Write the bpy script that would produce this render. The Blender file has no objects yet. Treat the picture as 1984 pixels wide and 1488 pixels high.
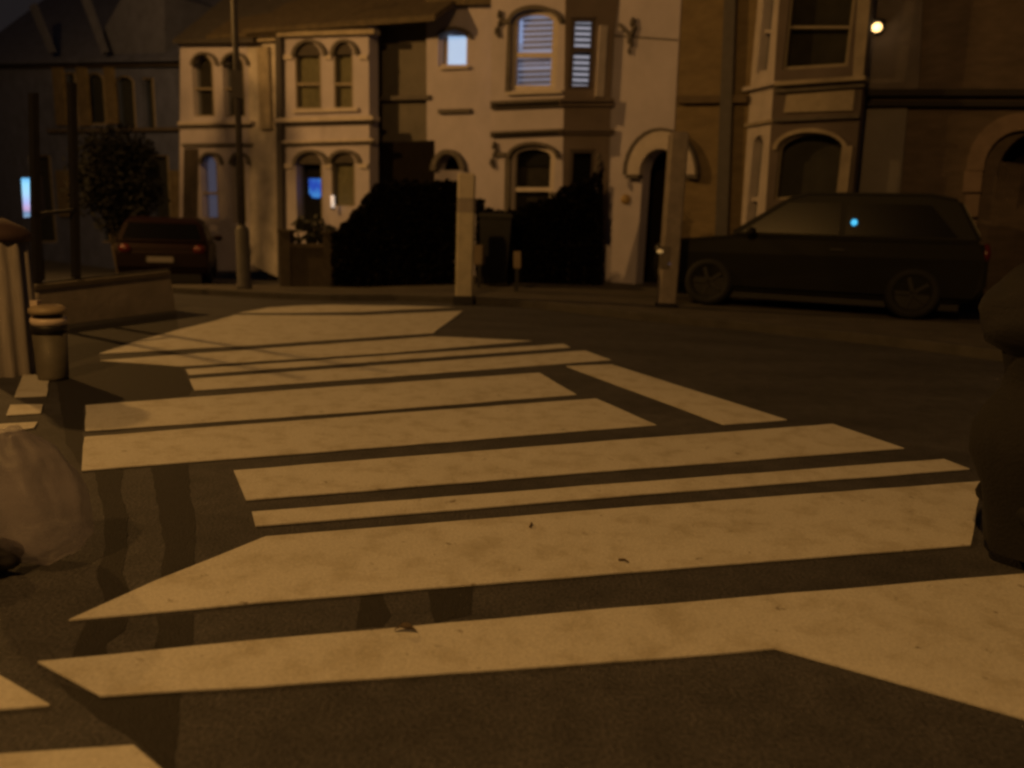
import bpy, bmesh, math, random
from mathutils import Vector, Matrix
from mathutils.geometry import tessellate_polygon

# ------------------------------------------------------------------ scene, camera, world, lamps
sc = bpy.context.scene
COL = sc.collection
random.seed(7)

FPX, CX, CY, W_PX = 1500.0, 992.0, 744.0, 1984.0
CAM = Vector((0, 0, 1.2))
PITCH, ROLL = math.radians(11.7), math.radians(2.05)
_f = Vector((0, math.cos(PITCH), -math.sin(PITCH)))
_r0 = Vector((1, 0, 0)); _u0 = Vector((0, math.sin(PITCH), math.cos(PITCH)))
_r = math.cos(ROLL) * _r0 + math.sin(ROLL) * _u0
_u = -math.sin(ROLL) * _r0 + math.cos(ROLL) * _u0
cam_d = bpy.data.cameras.new('camera'); cam = bpy.data.objects.new('camera', cam_d); COL.objects.link(cam)
M = Matrix.Identity(4)
for i in range(3):
    M[i][0], M[i][1], M[i][2], M[i][3] = _r[i], _u[i], -_f[i], CAM[i]
cam.matrix_world = M
cam_d.sensor_width = 36; cam_d.lens = 36 * FPX / W_PX
cam_d.clip_start = 0.05; cam_d.clip_end = 600
cam_d.dof.use_dof = True; cam_d.dof.focus_distance = 3.3; cam_d.dof.aperture_fstop = 27.2 / 20.0
sc.camera = cam

world = bpy.data.worlds.new('World'); sc.world = world; world.use_nodes = True
wn = world.node_tree; wn.nodes.clear()
_o = wn.nodes.new('ShaderNodeOutputWorld'); _b = wn.nodes.new('ShaderNodeBackground')
_b.inputs[0].default_value = (0.55, 0.45, 0.47, 1); _b.inputs[1].default_value = 0.021
wn.links.new(_b.outputs[0], _o.inputs[0])

sc.view_settings.view_transform = 'Standard'; sc.view_settings.look = 'None'
sc.view_settings.exposure = 0; sc.view_settings.gamma = 1
sc.cycles.filter_width = 2.6
sc.cycles.max_bounces = 6
sc.cycles.sample_clamp_indirect = 3

SODIUM = (1.0, 0.50, 0.125)
# sodium street lamps of the junction (posts and heads are built around these further down)
LAMPS = [((-12.3, 13.4, 7.6), 2420), ((-3.6, -3.6, 8.4), 2300)]

def street_light(loc, power):
    d = bpy.data.lights.new('lamp_light', 'POINT'); d.energy = power; d.color = SODIUM; d.shadow_soft_size = 0.16
    o = bpy.data.objects.new('lamp_light', d); COL.objects.link(o); o.location = loc
    return o

# ------------------------------------------------------------------ pixel helpers (turn photo readings into places)
def ray(px, py):
    return (_f * FPX + _r * (px - CX) + _u * (CY - py)).normalized()
def atY(px, py, Y):
    d = ray(px, py); return CAM + d * (Y / d.y)
def G(px, py, z=0.0):
    d = ray(px, py); return CAM + d * ((z - CAM.z) / d.z)
class Plane:
    def __init__(s, p, n):
        s.p = Vector((p[0], p[1], 0)); s.n = Vector((n[0], n[1], 0)).normalized()
        s.u = Vector((-s.n.y, s.n.x, 0))
    def pt(s, px, py, off=0.0):
        d = ray(px, py); q = s.p + s.n * off
        return CAM + d * ((q - CAM).dot(s.n) / d.dot(s.n))
    @staticmethod
    def through(a, b):
        a = Vector((a[0], a[1])); b = Vector((b[0], b[1])); t = b - a
        n = (t.y, -t.x)
        if Vector(n).dot(-a) < 0: n = (-t.y, t.x)
        return Plane(a, n)
def lean(px, y, ymid):           # a plumb line drawn through px at ymid
    return px - (px - 733) / 7700 * (y - ymid)

FAC = Plane((0.3, 17.1), (-0.6, -0.8))

# ------------------------------------------------------------------ materials
MATS = {}
def mat(name, col, rough=0.8, var=0.15, scale=4.0, bump=0.0, bscale=60.0, metal=0.0, emit=None, estr=0.0, detail=6, spec=0.5, stretch=None):
    if name in MATS: return MATS[name]
    m = bpy.data.materials.new(name); m.use_nodes = True; MATS[name] = m
    nt = m.node_tree; p = nt.nodes['Principled BSDF']
    p.inputs['Roughness'].default_value = rough; p.inputs['Metallic'].default_value = metal
    p.inputs['Specular IOR Level'].default_value = spec
    tc = nt.nodes.new('ShaderNodeTexCoord'); src = tc.outputs['Object']
    if stretch:
        mp = nt.nodes.new('ShaderNodeMapping'); mp.inputs['Scale'].default_value = stretch
        nt.links.new(src, mp.inputs[0]); src = mp.outputs[0]
    n = nt.nodes.new('ShaderNodeTexNoise'); n.inputs['Scale'].default_value = scale; n.inputs['Detail'].default_value = detail
    n.inputs['Roughness'].default_value = 0.62
    nt.links.new(src, n.inputs['Vector'])
    r = nt.nodes.new('ShaderNodeValToRGB')
    a, b = r.color_ramp.elements
    a.position, b.position = 0.3, 0.7
    a.color = tuple(c * (1 - var) for c in col) + (1,); b.color = tuple(min(1, c * (1 + var)) for c in col) + (1,)
    nt.links.new(n.outputs['Fac'], r.inputs[0]); nt.links.new(r.outputs[0], p.inputs['Base Color'])
    if bump:
        n2 = nt.nodes.new('ShaderNodeTexNoise'); n2.inputs['Scale'].default_value = bscale; n2.inputs['Detail'].default_value = 4
        bm_ = nt.nodes.new('ShaderNodeBump'); bm_.inputs['Strength'].default_value = bump; bm_.inputs['Distance'].default_value = 0.02
        nt.links.new(src, n2.inputs['Vector']); nt.links.new(n2.outputs['Fac'], bm_.inputs['Height']); nt.links.new(bm_.outputs[0], p.inputs['Normal'])
    if emit:
        p.inputs['Emission Color'].default_value = emit + (1,); p.inputs['Emission Strength'].default_value = estr
    return m

def asphalt_mat():
    m = bpy.data.materials.new('asphalt'); m.use_nodes = True; nt = m.node_tree; p = nt.nodes['Principled BSDF']
    p.inputs['Roughness'].default_value = 0.82
    tc = nt.nodes.new('ShaderNodeTexCoord')
    def noise(sc_, det, st=None):
        n = nt.nodes.new('ShaderNodeTexNoise'); n.inputs['Scale'].default_value = sc_; n.inputs['Detail'].default_value = det
        if st:
            mp = nt.nodes.new('ShaderNodeMapping'); mp.inputs['Scale'].default_value = st; mp.inputs['Rotation'].default_value = (0, 0, 0.55)
            nt.links.new(tc.outputs['Object'], mp.inputs[0]); nt.links.new(mp.outputs[0], n.inputs['Vector'])
        else: nt.links.new(tc.outputs['Object'], n.inputs['Vector'])
        return n
    big = noise(0.9, 5, (1, 2.2, 1)); fine = noise(85, 4); mid = noise(9, 5)
    r = nt.nodes.new('ShaderNodeValToRGB'); e = r.color_ramp.elements
    e[0].position, e[1].position = 0.32, 0.68
    e[0].color = (0.038, 0.037, 0.040, 1); e[1].color = (0.068, 0.067, 0.072, 1)
    nt.links.new(big.outputs['Fac'], r.inputs[0])
    r2 = nt.nodes.new('ShaderNodeValToRGB'); e = r2.color_ramp.elements
    e[0].position, e[1].position = 0.3, 0.75; e[0].color = (0.40, 0.40, 0.40, 1); e[1].color = (1.55, 1.5, 1.5, 1)
    nt.links.new(fine.outputs['Fac'], r2.inputs[0])
    mx = nt.nodes.new('ShaderNodeMixRGB'); mx.blend_type = 'MULTIPLY'; mx.inputs[0].default_value = 1
    nt.links.new(r.outputs[0], mx.inputs[1]); nt.links.new(r2.outputs[0], mx.inputs[2])
    r3 = nt.nodes.new('ShaderNodeValToRGB'); e = r3.color_ramp.elements
    e[0].position, e[1].position = 0.35, 0.6; e[0].color = (0.72, 0.72, 0.72, 1); e[1].color = (1, 1, 1, 1)
    nt.links.new(mid.outputs['Fac'], r3.inputs[0])
    mx2 = nt.nodes.new('ShaderNodeMixRGB'); mx2.blend_type = 'MULTIPLY'; mx2.inputs[0].default_value = 1
    nt.links.new(mx.outputs[0], mx2.inputs[1]); nt.links.new(r3.outputs[0], mx2.inputs[2])
    nt.links.new(mx2.outputs[0], p.inputs['Base Color'])
    b = nt.nodes.new('ShaderNodeBump'); b.inputs['Strength'].default_value = 0.55; b.inputs['Distance'].default_value = 0.012
    nt.links.new(fine.outputs['Fac'], b.inputs['Height']); nt.links.new(b.outputs[0], p.inputs['Normal'])
    return m

def paint_mat():
    m = bpy.data.materials.new('road_paint'); m.use_nodes = True; nt = m.node_tree; p = nt.nodes['Principled BSDF']
    p.inputs['Roughness'].default_value = 0.7
    tc = nt.nodes.new('ShaderNodeTexCoord')
    def noise(sc_, det, w=0):
        n = nt.nodes.new('ShaderNodeTexNoise'); n.inputs['Scale'].default_value = sc_; n.inputs['Detail'].default_value = det
        n.inputs['Roughness'].default_value = 0.65
        nt.links.new(tc.outputs['Object'], n.inputs['Vector']); return n
    def ramp(n, p0, p1, c0, c1):
        r = nt.nodes.new('ShaderNodeValToRGB'); e = r.color_ramp.elements
        e[0].position, e[1].position = p0, p1; e[0].color = c0 + (1,); e[1].color = c1 + (1,)
        nt.links.new(n.outputs['Fac'], r.inputs[0]); return r
    def mul(a, b):
        x = nt.nodes.new('ShaderNodeMixRGB'); x.blend_type = 'MULTIPLY'; x.inputs[0].default_value = 1
        nt.links.new(a.outputs[0], x.inputs[1]); nt.links.new(b.outputs[0], x.inputs[2]); return x
    base = ramp(noise(1.6, 5), 0.3, 0.7, (0.50, 0.485, 0.45), (0.56, 0.545, 0.515))
    grime = ramp(noise(6.5, 7), 0.36, 0.52, (0.82, 0.79, 0.73), (1, 1, 1))
    chips = ramp(noise(14, 4), 0.29, 0.345, (0.5, 0.46, 0.40), (1, 1, 1))
    grit = ramp(noise(95, 3), 0.3, 0.7, (0.80, 0.80, 0.80), (1.12, 1.12, 1.12))
    out = mul(mul(mul(base, grime), chips), grit)
    nt.links.new(out.outputs[0], p.inputs['Base Color'])
    g = noise(170, 2)
    b = nt.nodes.new('ShaderNodeBump'); b.inputs['Strength'].default_value = 0.3; b.inputs['Distance'].default_value = 0.008
    nt.links.new(g.outputs['Fac'], b.inputs['Height']); nt.links.new(b.outputs[0], p.inputs['Normal'])
    return m

ASPH, PAINT = asphalt_mat(), paint_mat()
PAVE = mat('paving', (0.075, 0.066, 0.055), 0.85, 0.3, 2.5, 0.3, 40)
KERB = mat('kerb_stone', (0.055, 0.05, 0.045), 0.8, 0.25, 5)
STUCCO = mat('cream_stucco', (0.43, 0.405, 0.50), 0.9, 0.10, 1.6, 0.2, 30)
STUCCO_MOTTLED = mat('mottled_stucco', (0.45, 0.42, 0.42), 0.92, 0.35, 1.5, 0.4, 14)  # stronger random mottle than the plain stucco
STUCCO_GREY = mat('grey_stucco', (0.15, 0.14, 0.145), 0.9, 0.2, 1.2, 0.2, 25)
BRICK = mat('brown_brick', (0.17, 0.13, 0.075), 0.9, 0.2, 3, 0.3, 22, stretch=(1, 1, 3))
BRICK_DARK = mat('dark_brick', (0.085, 0.065, 0.055), 0.9, 0.25, 3, 0.3, 22, stretch=(1, 1, 3))
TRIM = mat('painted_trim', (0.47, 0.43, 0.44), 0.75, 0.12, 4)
TRIM_DIM = mat('dull_trim', (0.30, 0.26, 0.21), 0.8, 0.2, 4)  # duller, darker tone than TRIM
TRIM_SHADOW = mat('shaded_moulding', (0.105, 0.095, 0.092), 0.9, 0.25, 5)  # darker trim copy: shade under cornices and hoods put into the colour
SLATE = mat('roof_slate', (0.075, 0.058, 0.036), 0.8, 0.3, 6, 0.3, 20)
FRAME = mat('window_frame_white', (0.48, 0.44, 0.45), 0.6, 0.1, 6)
FRAME_DIM = mat('window_frame_dull', (0.22, 0.19, 0.15), 0.7, 0.15, 6)
BLIND = mat('blind_cloth', (0.30, 0.26, 0.17), 0.9, 0.2, 7)
BLIND_DARK = mat('curtain_dark', (0.055, 0.045, 0.04), 0.9, 0.3, 7)
DARKROOM = mat('dark_interior', (0.010, 0.009, 0.010), 0.9, 0.3, 5)
DARK_DOORWAY = mat('dark_doorway', (0.010, 0.008, 0.007), 0.9, 0.2, 6, spec=0.05)
PIPE = mat('iron_pipe', (0.06, 0.055, 0.06), 0.6, 0.2, 8)
BLACKMETAL = mat('black_metal', (0.012, 0.011, 0.012), 0.5, 0.2, 8)
GREYMETAL = mat('grey_metal', (0.15, 0.14, 0.14), 0.55, 0.2, 9, metal=0.0)
WHITEPOST = mat('white_post_paint', (0.44, 0.40, 0.31), 0.55, 0.18, 7)
GREYPOST = mat('grey_post_paint', (0.22, 0.19, 0.17), 0.6, 0.2, 7)
BLUELIT = mat('lit_frosted_pane', (0.3, 0.4, 0.5), 0.6, 0.05, 3, emit=(0.30, 0.47, 0.72), estr=1.0)
WINLIT = mat('lit_room', (0.3, 0.3, 0.35), 0.8, 0.2, 3, emit=(0.26, 0.27, 0.38), estr=1.0)
SLATLIT = mat('backlit_slat', (0.4, 0.4, 0.42), 0.7, 0.15, 9, emit=(0.42, 0.40, 0.48), estr=1.0)
STRIPLIT = mat('lit_gap', (0.3, 0.35, 0.45), 0.8, 0.05, 3, emit=(0.33, 0.40, 0.66), estr=1.0)
SLAT = mat('blind_slat', (0.20, 0.20, 0.25), 0.7, 0.1, 9, emit=(0.05, 0.045, 0.06), estr=1.0)  # weak emission paints in room light coming through the slats
DIMBLUE = mat('dim_blue_room', (0.06, 0.06, 0.09), 0.8, 0.2, 3, emit=(0.075, 0.07, 0.105), estr=0.9)
CARBLACK = mat('black_car_paint', (0.003, 0.003, 0.0032), 0.5, 0.1, 2, spec=0.12)
CARDARK = mat('dark_car_paint', (0.010, 0.010, 0.009), 0.5, 0.1, 2, spec=0.16)
CARRED = mat('red_car_paint', (0.008, 0.0012, 0.0014), 0.5, 0.1, 2, spec=0.15)
CARGLASS = mat('car_glass', (0.003, 0.003, 0.004), 0.25, 0.05, 2, spec=0.2)
TYRE = mat('tyre_rubber', (0.012, 0.012, 0.012), 0.85, 0.2, 9)
RIM = mat('alloy_rim', (0.035, 0.034, 0.033), 0.45, 0.1, 9, metal=0.6)
LENSRED = mat('tail_lens', (0.10, 0.012, 0.012), 0.25, 0.1, 5)
LENS = mat('clear_lens', (0.05, 0.05, 0.048), 0.2, 0.1, 5, spec=0.3)
PLATE = mat('number_plate', (0.28, 0.26, 0.25), 0.5, 0.05, 5)
LEAF = mat('dark_leaves', (0.026, 0.028, 0.022), 0.7, 0.5, 3)
BARK = mat('bark', (0.06, 0.045, 0.03), 0.9, 0.3, 9)
def bag_mat():
    m = mat('pale_plastic', (0.30, 0.27, 0.32), 0.5, 0.12, 4, 0.25, 12, detail=3)
    nt = m.node_tree; p = nt.nodes['Principled BSDF']; o = [n for n in nt.nodes if n.type == 'OUTPUT_MATERIAL'][0]
    t = nt.nodes.new('ShaderNodeBsdfTransparent'); x = nt.nodes.new('ShaderNodeMixShader'); x.inputs[0].default_value = 0.66
    nt.links.new(p.outputs[0], x.inputs[1]); nt.links.new(t.outputs[0], x.inputs[2]); nt.links.new(x.outputs[0], o.inputs[0])
    return m
BAGM = bag_mat()
BAGDARK = mat('black_plastic', (0.02, 0.018, 0.016), 0.4, 0.3, 6)
COAT = mat('dark_coat', (0.006, 0.0048, 0.005), 0.85, 0.3, 9, 0.3, 80)
SKIN = mat('skin', (0.20, 0.10, 0.065), 0.6, 0.1, 9)
BINM = mat('bin_plastic', (0.013, 0.014, 0.013), 0.5, 0.2, 5)
POSTBIN = mat('bin_body', (0.10, 0.09, 0.07), 0.6, 0.2, 6)
LID = mat('bin_lid', (0.60, 0.50, 0.42), 0.4, 0.15, 6)
HEAD_SHADE = mat('dark_arch_head', (0.055, 0.048, 0.045), 0.9, 0.2, 5)  # hood and cornice shade painted as a dark tone
LOWWALL = mat('rendered_wall', (0.24, 0.21, 0.18), 0.9, 0.2, 3, 0.3, 20)

# ------------------------------------------------------------------ object helpers
def link(name, bm, m, parent=None, smooth=False):
    me = bpy.data.meshes.new(name); bm.to_mesh(me); bm.free()
    if isinstance(m, (list, tuple)):
        for x in m: me.materials.append(x)
    else: me.materials.append(m)
    if smooth:
        for f in me.polygons: f.use_smooth = True
    o = bpy.data.objects.new(name, me); COL.objects.link(o)
    if parent is not None:
        o.parent = parent
        o.matrix_parent_inverse = root_matrix(parent).inverted()
    return o
def root_matrix(o):
    m = Matrix.LocRotScale(o.location, o.rotation_euler, o.scale)
    if o.parent is not None:
        m = root_matrix(o.parent) @ o.matrix_parent_inverse @ m
    return m
def tag(o, label, cat, group=None):
    o['label'] = label; o['category'] = cat
    if group: o['group'] = group
    return o
def struct(o):
    o['kind'] = 'structure'; return o
def thing(name, label, cat, loc=(0, 0, 0), group=None):
    o = bpy.data.objects.new(name, None); o.empty_display_size = 0.2; COL.objects.link(o); o.location = loc
    return tag(o, label, cat, group)

def extrude_loops(bm, loops, back):
    """front polygon with holes (3-D points, first loop the outline), moved by vector back for the rear face"""
    tris = tessellate_polygon([[v for v in l] for l in loops])
    flat = [v for l in loops for v in l]
    fv = [bm.verts.new(v) for v in flat]; bv = [bm.verts.new(v + back) for v in flat]
    for t in tris:
        try:
            bm.faces.new([fv[i] for i in t]); bm.faces.new([bv[i] for i in reversed(t)])
        except ValueError: pass
    k = 0
    for l in loops:
        n = len(l)
        for i in range(n):
            a, b = k + i, k + (i + 1) % n
            try: bm.faces.new((fv[a], fv[b], bv[b], bv[a]))
            except ValueError: pass
        k += n
    bmesh.ops.recalc_face_normals(bm, faces=bm.faces)

def plate(name, px, pl, off, thick, m, parent=None, holes=(), plumb=None):
    def L(pts):
        return [pl.pt(x, y, off) for x, y in pts]
    bm = bmesh.new(); extrude_loops(bm, [L(px)] + [L(h) for h in holes], -pl.n * thick)
    return link(name, bm, m, parent)

def box_px(name, x0, y0, x1, y1, pl, off, thick, m, parent=None):
    ym = (y0 + y1) / 2
    pts = [(lean(x0, y0, ym), y0), (lean(x1, y0, ym), y0), (lean(x1, y1, ym), y1), (lean(x0, y1, ym), y1)]
    return plate(name, pts, pl, off, thick, m, parent)

def arch(x0, x1, ytop, yspr, ybot, ins=0.0, slope=0.0, n=14):
    """arched opening in pixels; ins shrinks it; slope tilts its sill and springing"""
    x0 += ins; x1 -= ins; ytop += ins; ybot -= ins
    ym = (ytop + ybot) / 2; xm = (x0 + x1) / 2; rx = (x1 - x0) / 2
    P = [(x0, ybot)]
    for i in range(n + 1):
        a = math.pi * (1 - i / n)
        P.append((xm + rx * math.cos(a), yspr - (yspr - ytop) * math.sin(a)))
    P.append((x1, ybot))
    return [(lean(x, y, ym), y + slope * (x - xm)) for x, y in P]
def rect(x0, y0, x1, y1, ins=0, slope=0.0):
    x0 += ins; x1 -= ins; y0 += ins; y1 -= ins; ym = (y0 + y1) / 2; xm = (x0 + x1) / 2
    return [(lean(x, y, ym), y + slope * (x - xm)) for x, y in ((x0, y1), (x0, y0), (x1, y0), (x1, y1))]

def hood(name, x0, x1, ytop, yspr, w, pl, off, thick, m, parent, rise=None):
    """arched label moulding round the head of an opening"""
    xm = (x0 + x1) / 2; rx = (x1 - x0) / 2; ry = yspr - ytop
    ro = rise if rise is not None else w
    out = [(xm + (rx + w) * math.cos(math.pi * (1 - i / 14)), yspr - (ry + ro) * math.sin(math.pi * (1 - i / 14))) for i in range(15)]
    inn = [(xm + rx * math.cos(math.pi * i / 14), yspr - ry * math.sin(math.pi * i / 14)) for i in range(15)]
    return plate(name, out + inn, pl, off, thick, m, parent)

def window(parent, shape, pl, off, fr=FRAME, pane_m=None, back=BLIND, rail=None, railw=4, ins=4, slope=0.0, deep=0.16, blind_to=None, name='window', mull=None):
    """shape = arch or rect polygon function of inset; window > frame is the window mesh, pane and blind its sub-parts"""
    outer, inner, mid = shape(0), shape(ins), shape(ins * 0.4)
    w = plate(name, outer, pl, off - deep * 0.35, 0.07, fr, parent, holes=[inner])
    ys = [p[1] for p in inner]; xs = [p[0] for p in inner]
    if rail:
        ym = (min(ys) + max(ys)) / 2
        plate('sash_rail', [(lean(min(xs) - 1, rail, ym), rail), (lean(max(xs) + 1, rail, ym), rail), (lean(max(xs) + 1, rail, ym), rail + railw), (lean(min(xs) - 1, rail, ym), rail + railw)],
              pl, off - deep * 0.45, 0.05, fr, w)
    plate('blind', mid, pl, off - deep - 0.10, 0.02, back, w)
    if pane_m is None: pane_m = PANE
    plate('pane', mid, pl, off - deep, 0.008, pane_m, w)
    return w

def pane_mat():
    m = bpy.data.materials.new('window_glass'); m.use_nodes = True; nt = m.node_tree; nt.nodes.clear()
    o = nt.nodes.new('ShaderNodeOutputMaterial'); t = nt.nodes.new('ShaderNodeBsdfTransparent'); g = nt.nodes.new('ShaderNodeBsdfGlossy')
    t.inputs[0].default_value = (0.8, 0.82, 0.82, 1); g.inputs['Roughness'].default_value = 0.3
    mx = nt.nodes.new('ShaderNodeMixShader'); mx.inputs[0].default_value = 0.003
    nt.links.new(t.outputs[0], mx.inputs[1]); nt.links.new(g.outputs[0], mx.inputs[2]); nt.links.new(mx.outputs[0], o.inputs[0])
    return m
PANE = pane_mat()

def cyl(bm, a, b, r0, r1=None, n=16, cap=True):
    a = Vector(a); b = Vector(b); r1 = r0 if r1 is None else r1
    z = (b - a).normalized(); x = z.orthogonal().normalized(); y = z.cross(x)
    A = [bm.verts.new(a + (x * math.cos(t) + y * math.sin(t)) * r0) for t in (2 * math.pi * i / n for i in range(n))]
    B = [bm.verts.new(b + (x * math.cos(t) + y * math.sin(t)) * r1) for t in (2 * math.pi * i / n for i in range(n))]
    for i in range(n): bm.faces.new((A[i], A[(i + 1) % n], B[(i + 1) % n], B[i]))
    if cap: bm.faces.new(list(reversed(A))); bm.faces.new(B)
def box(bm, c, s, mtx=None):
    r = bmesh.ops.create_cube(bm, size=1.0); vs = r['verts']
    for v in vs:
        v.co = Vector((v.co.x * s[0] + c[0], v.co.y * s[1] + c[1], v.co.z * s[2] + c[2]))
        if mtx is not None: v.co = mtx @ v.co
    return vs
def ball(bm, c, r, sub=2, sc_=(1, 1, 1)):
    q = bmesh.ops.create_icosphere(bm, subdivisions=sub, radius=r)
    for v in q['verts']: v.co = Vector((v.co.x * sc_[0] + c[0], v.co.y * sc_[1] + c[1], v.co.z * sc_[2] + c[2]))
    return q['verts']
def lathe(bm, prof, c, n=24):
    rings = []
    for r, z in prof:
        rings.append([bm.verts.new((c[0] + r * math.cos(2 * math.pi * i / n), c[1] + r * math.sin(2 * math.pi * i / n), c[2] + z)) for i in range(n)])
    for A, B in zip(rings, rings[1:]):
        for i in range(n): bm.faces.new((A[i], A[(i + 1) % n], B[(i + 1) % n], B[i]))
    bm.faces.new(list(reversed(rings[0]))); bm.faces.new(rings[-1])
def newbm(): return bmesh.new()

# ------------------------------------------------------------------ the ground
def sstep(a, b, x):
    t = max(0, min(1, (x - a) / (b - a))); return t * t * (3 - 2 * t)
def gz(x, y):
    return -min(0.9, 0.055 * max(0, y - 10.5)) * sstep(0.5, -4.0, x)

def make_ground():
    bm = newbm()
    xs = [-90, -50, -30, -20, -15] + [-12 + 0.75 * i for i in range(24)] + [7, 9, 12, 16, 24, 40, 90]
    ys = [-30, -10, 0, 6, 9, 10.5] + [11 + 0.75 * i for i in range(24)] + [30, 34, 40, 60, 120]
    vs = [[bm.verts.new((x, y, gz(x, y))) for x in xs] for y in ys]
    for j in range(len(ys) - 1):
        for i in range(len(xs) - 1): bm.faces.new((vs[j][i], vs[j][i + 1], vs[j + 1][i + 1], vs[j + 1][i]))
    return struct(link('road', bm, ASPH, smooth=True))
make_ground()

def make_pavement():
    line = [(150, 548), (330, 553), (440, 561), (540, 568), (640, 575), (760, 578), (900, 587), (1060, 600), (1240, 621), (1420, 638), (1600, 657), (1740, 673), (1870, 690), (2150, 728), (2700, 810)]
    bm = newbm(); n = Vector((0.6, 0.8, 0)); rows = []
    kb = newbm(); kr = []
    for px, py in line:
        p = G(px, py); pts = []
        for k in range(9):
            q = p + n * (0.13 + k * 1.6); pts.append(bm.verts.new((q.x, q.y, gz(q.x, q.y) + 0.105)))
        rows.append(pts)
        h = 0.11; q = p + n * 0.13
        zs = gz(p.x, p.y); zq = gz(q.x, q.y)
        kr.append([kb.verts.new((p.x, p.y, zs - 0.05)), kb.verts.new((p.x, p.y, zs + h - 0.015)), kb.verts.new((p.x + n.x * .02, p.y + n.y * .02, zs + h)), kb.verts.new((q.x, q.y, zq + h)), kb.verts.new((q.x, q.y, zq - 0.05))])
    for a, b in zip(rows, rows[1:]):
        for i in range(8): bm.faces.new((a[i], b[i], b[i + 1], a[i + 1]))
    for a, b in zip(kr, kr[1:]):
        for i in range(4): kb.faces.new((a[i], b[i], b[i + 1], a[i + 1]))
    struct(link('pavement', bm, PAVE)); struct(link('kerb', kb, KERB))
make_pavement()

# painted bars of the zebra crossing: each one a thin sheet of thermoplastic lying on the road
BARS = [
    [(-90, 1468), (0, 1460), (258, 1443), (312, 1488), (420, 1578), (-90, 1600)],
    [(-120, 1240), (0, 1308), (97, 1365), (0, 1373), (-120, 1384)],
    [(73, 1281), (500, 1239), (1184, 1178), (1984, 1111), (2120, 1100), (2120, 1430), (1984, 1391), (1829, 1347), (1502, 1255), (1300, 1273), (500, 1329), (195, 1347)],
    [(133, 1200), (300, 1125), (514, 1039), (1184, 985), (1902, 932), (1881, 1055), (1184, 1110), (500, 1166)],
    [(488, 991), (1184, 937), (1829, 889), (1879, 908), (1184, 962), (495, 1018)],
    [(453, 911), (1184, 853), (1613, 821), (1752, 868), (1184, 911), (477, 968)],
    [(164, 846), (700, 805), (1155, 772), (1272, 823), (700, 868), (158, 911)],
    [(166, 785), (620, 751), (1045, 722), (1117, 764), (700, 797), (165, 834)],
    [(367, 734), (760, 706), (1134, 679), (1184, 697), (760, 729), (377, 756)],
    [(360, 715.5), (760, 688), (1092, 666), (1105, 673), (760, 697.5), (366, 726)],
    [(194, 698), (500, 676), (837, 652), (876, 653), (1031, 660), (760, 683), (352, 709)],
    [(191, 685), (260, 662), (344, 639), (410, 623), (455, 610), (700, 611), (897, 602), (840, 645), (500, 668)],
    [(462, 606), (520, 596), (640, 588), (770, 590), (880, 594), (700, 604), (560, 606)],
    [(1097, 709), (1185, 706), (1525, 813), (1402, 822)],
    [(45, 725), (97, 727), (90, 766), (28, 769)],
    [(20, 784), (83, 783), (79, 800), (12, 804)],
    [(-60, 824), (0, 821), (73, 817), (66, 828), (0, 839), (-60, 845)],
]
def make_bars():
    for k, pts in enumerate(BARS):
        P = [G(x, y, 0.009) for x, y in pts]
        # chop long edges and let them wander by a few millimetres, as rolled paint does
        Q = []
        for a, b in zip(P, P[1:] + P[:1]):
            L = (b - a).length; n = max(1, int(L / 0.16))
            d = (b - a).normalized(); s = Vector((-d.y, d.x, 0))
            for i in range(n):
                j = 0 if i == 0 else random.uniform(-0.0045, 0.0045) * min(1, (P[0].y + 2) / 6)
                Q.append(a.lerp(b, i / n) + s * j)
        for q in Q: q.z = gz(q.x, q.y) + 0.009
        bm = newbm(); extrude_loops(bm, [Q], Vector((0, 0, -0.006)))
        struct(link('crossing_bar', bm, PAINT))
make_bars()

PATCH = mat('road_shade', (0.014, 0.0125, 0.0125), 0.85, 0.25, 30, 0.4, 120)  # dark sheets on the road: wall shadow and reflected leg shapes painted in
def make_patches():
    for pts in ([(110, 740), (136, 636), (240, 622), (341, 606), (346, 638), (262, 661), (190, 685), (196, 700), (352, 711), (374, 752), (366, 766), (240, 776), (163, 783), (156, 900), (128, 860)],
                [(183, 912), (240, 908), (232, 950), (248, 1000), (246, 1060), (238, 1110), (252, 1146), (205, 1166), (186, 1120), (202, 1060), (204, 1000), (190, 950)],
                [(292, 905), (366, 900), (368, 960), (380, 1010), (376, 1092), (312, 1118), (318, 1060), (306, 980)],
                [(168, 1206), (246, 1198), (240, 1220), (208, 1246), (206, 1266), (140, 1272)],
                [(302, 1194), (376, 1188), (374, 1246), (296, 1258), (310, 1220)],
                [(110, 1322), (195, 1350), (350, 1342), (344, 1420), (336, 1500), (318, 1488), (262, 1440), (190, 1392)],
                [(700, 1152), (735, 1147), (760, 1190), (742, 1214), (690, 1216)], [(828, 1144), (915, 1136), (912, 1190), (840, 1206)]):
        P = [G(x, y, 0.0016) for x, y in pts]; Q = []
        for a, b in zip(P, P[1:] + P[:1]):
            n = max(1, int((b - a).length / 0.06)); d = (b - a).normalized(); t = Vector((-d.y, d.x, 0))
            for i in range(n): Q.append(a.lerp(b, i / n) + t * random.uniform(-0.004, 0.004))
        bm = newbm(); extrude_loops(bm, [Q], Vector((0, 0, -0.001))); struct(link('shade_patch', bm, PATCH))
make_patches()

# ------------------------------------------------------------------ houses (all on one terrace line)
def band(parent, x0, y0, x1, y1, h, pl, off, thick, m, name='cornice'):
    return plate(name, [(x0, y0), (x1, y1), (x1, y1 + h), (x0, y0 + h)], pl, off, thick, m, parent)
def base_of(pl, px, py, off=0):
    p = pl.pt(px, py, off); return (p.x, p.y, gz(p.x, p.y))

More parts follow.
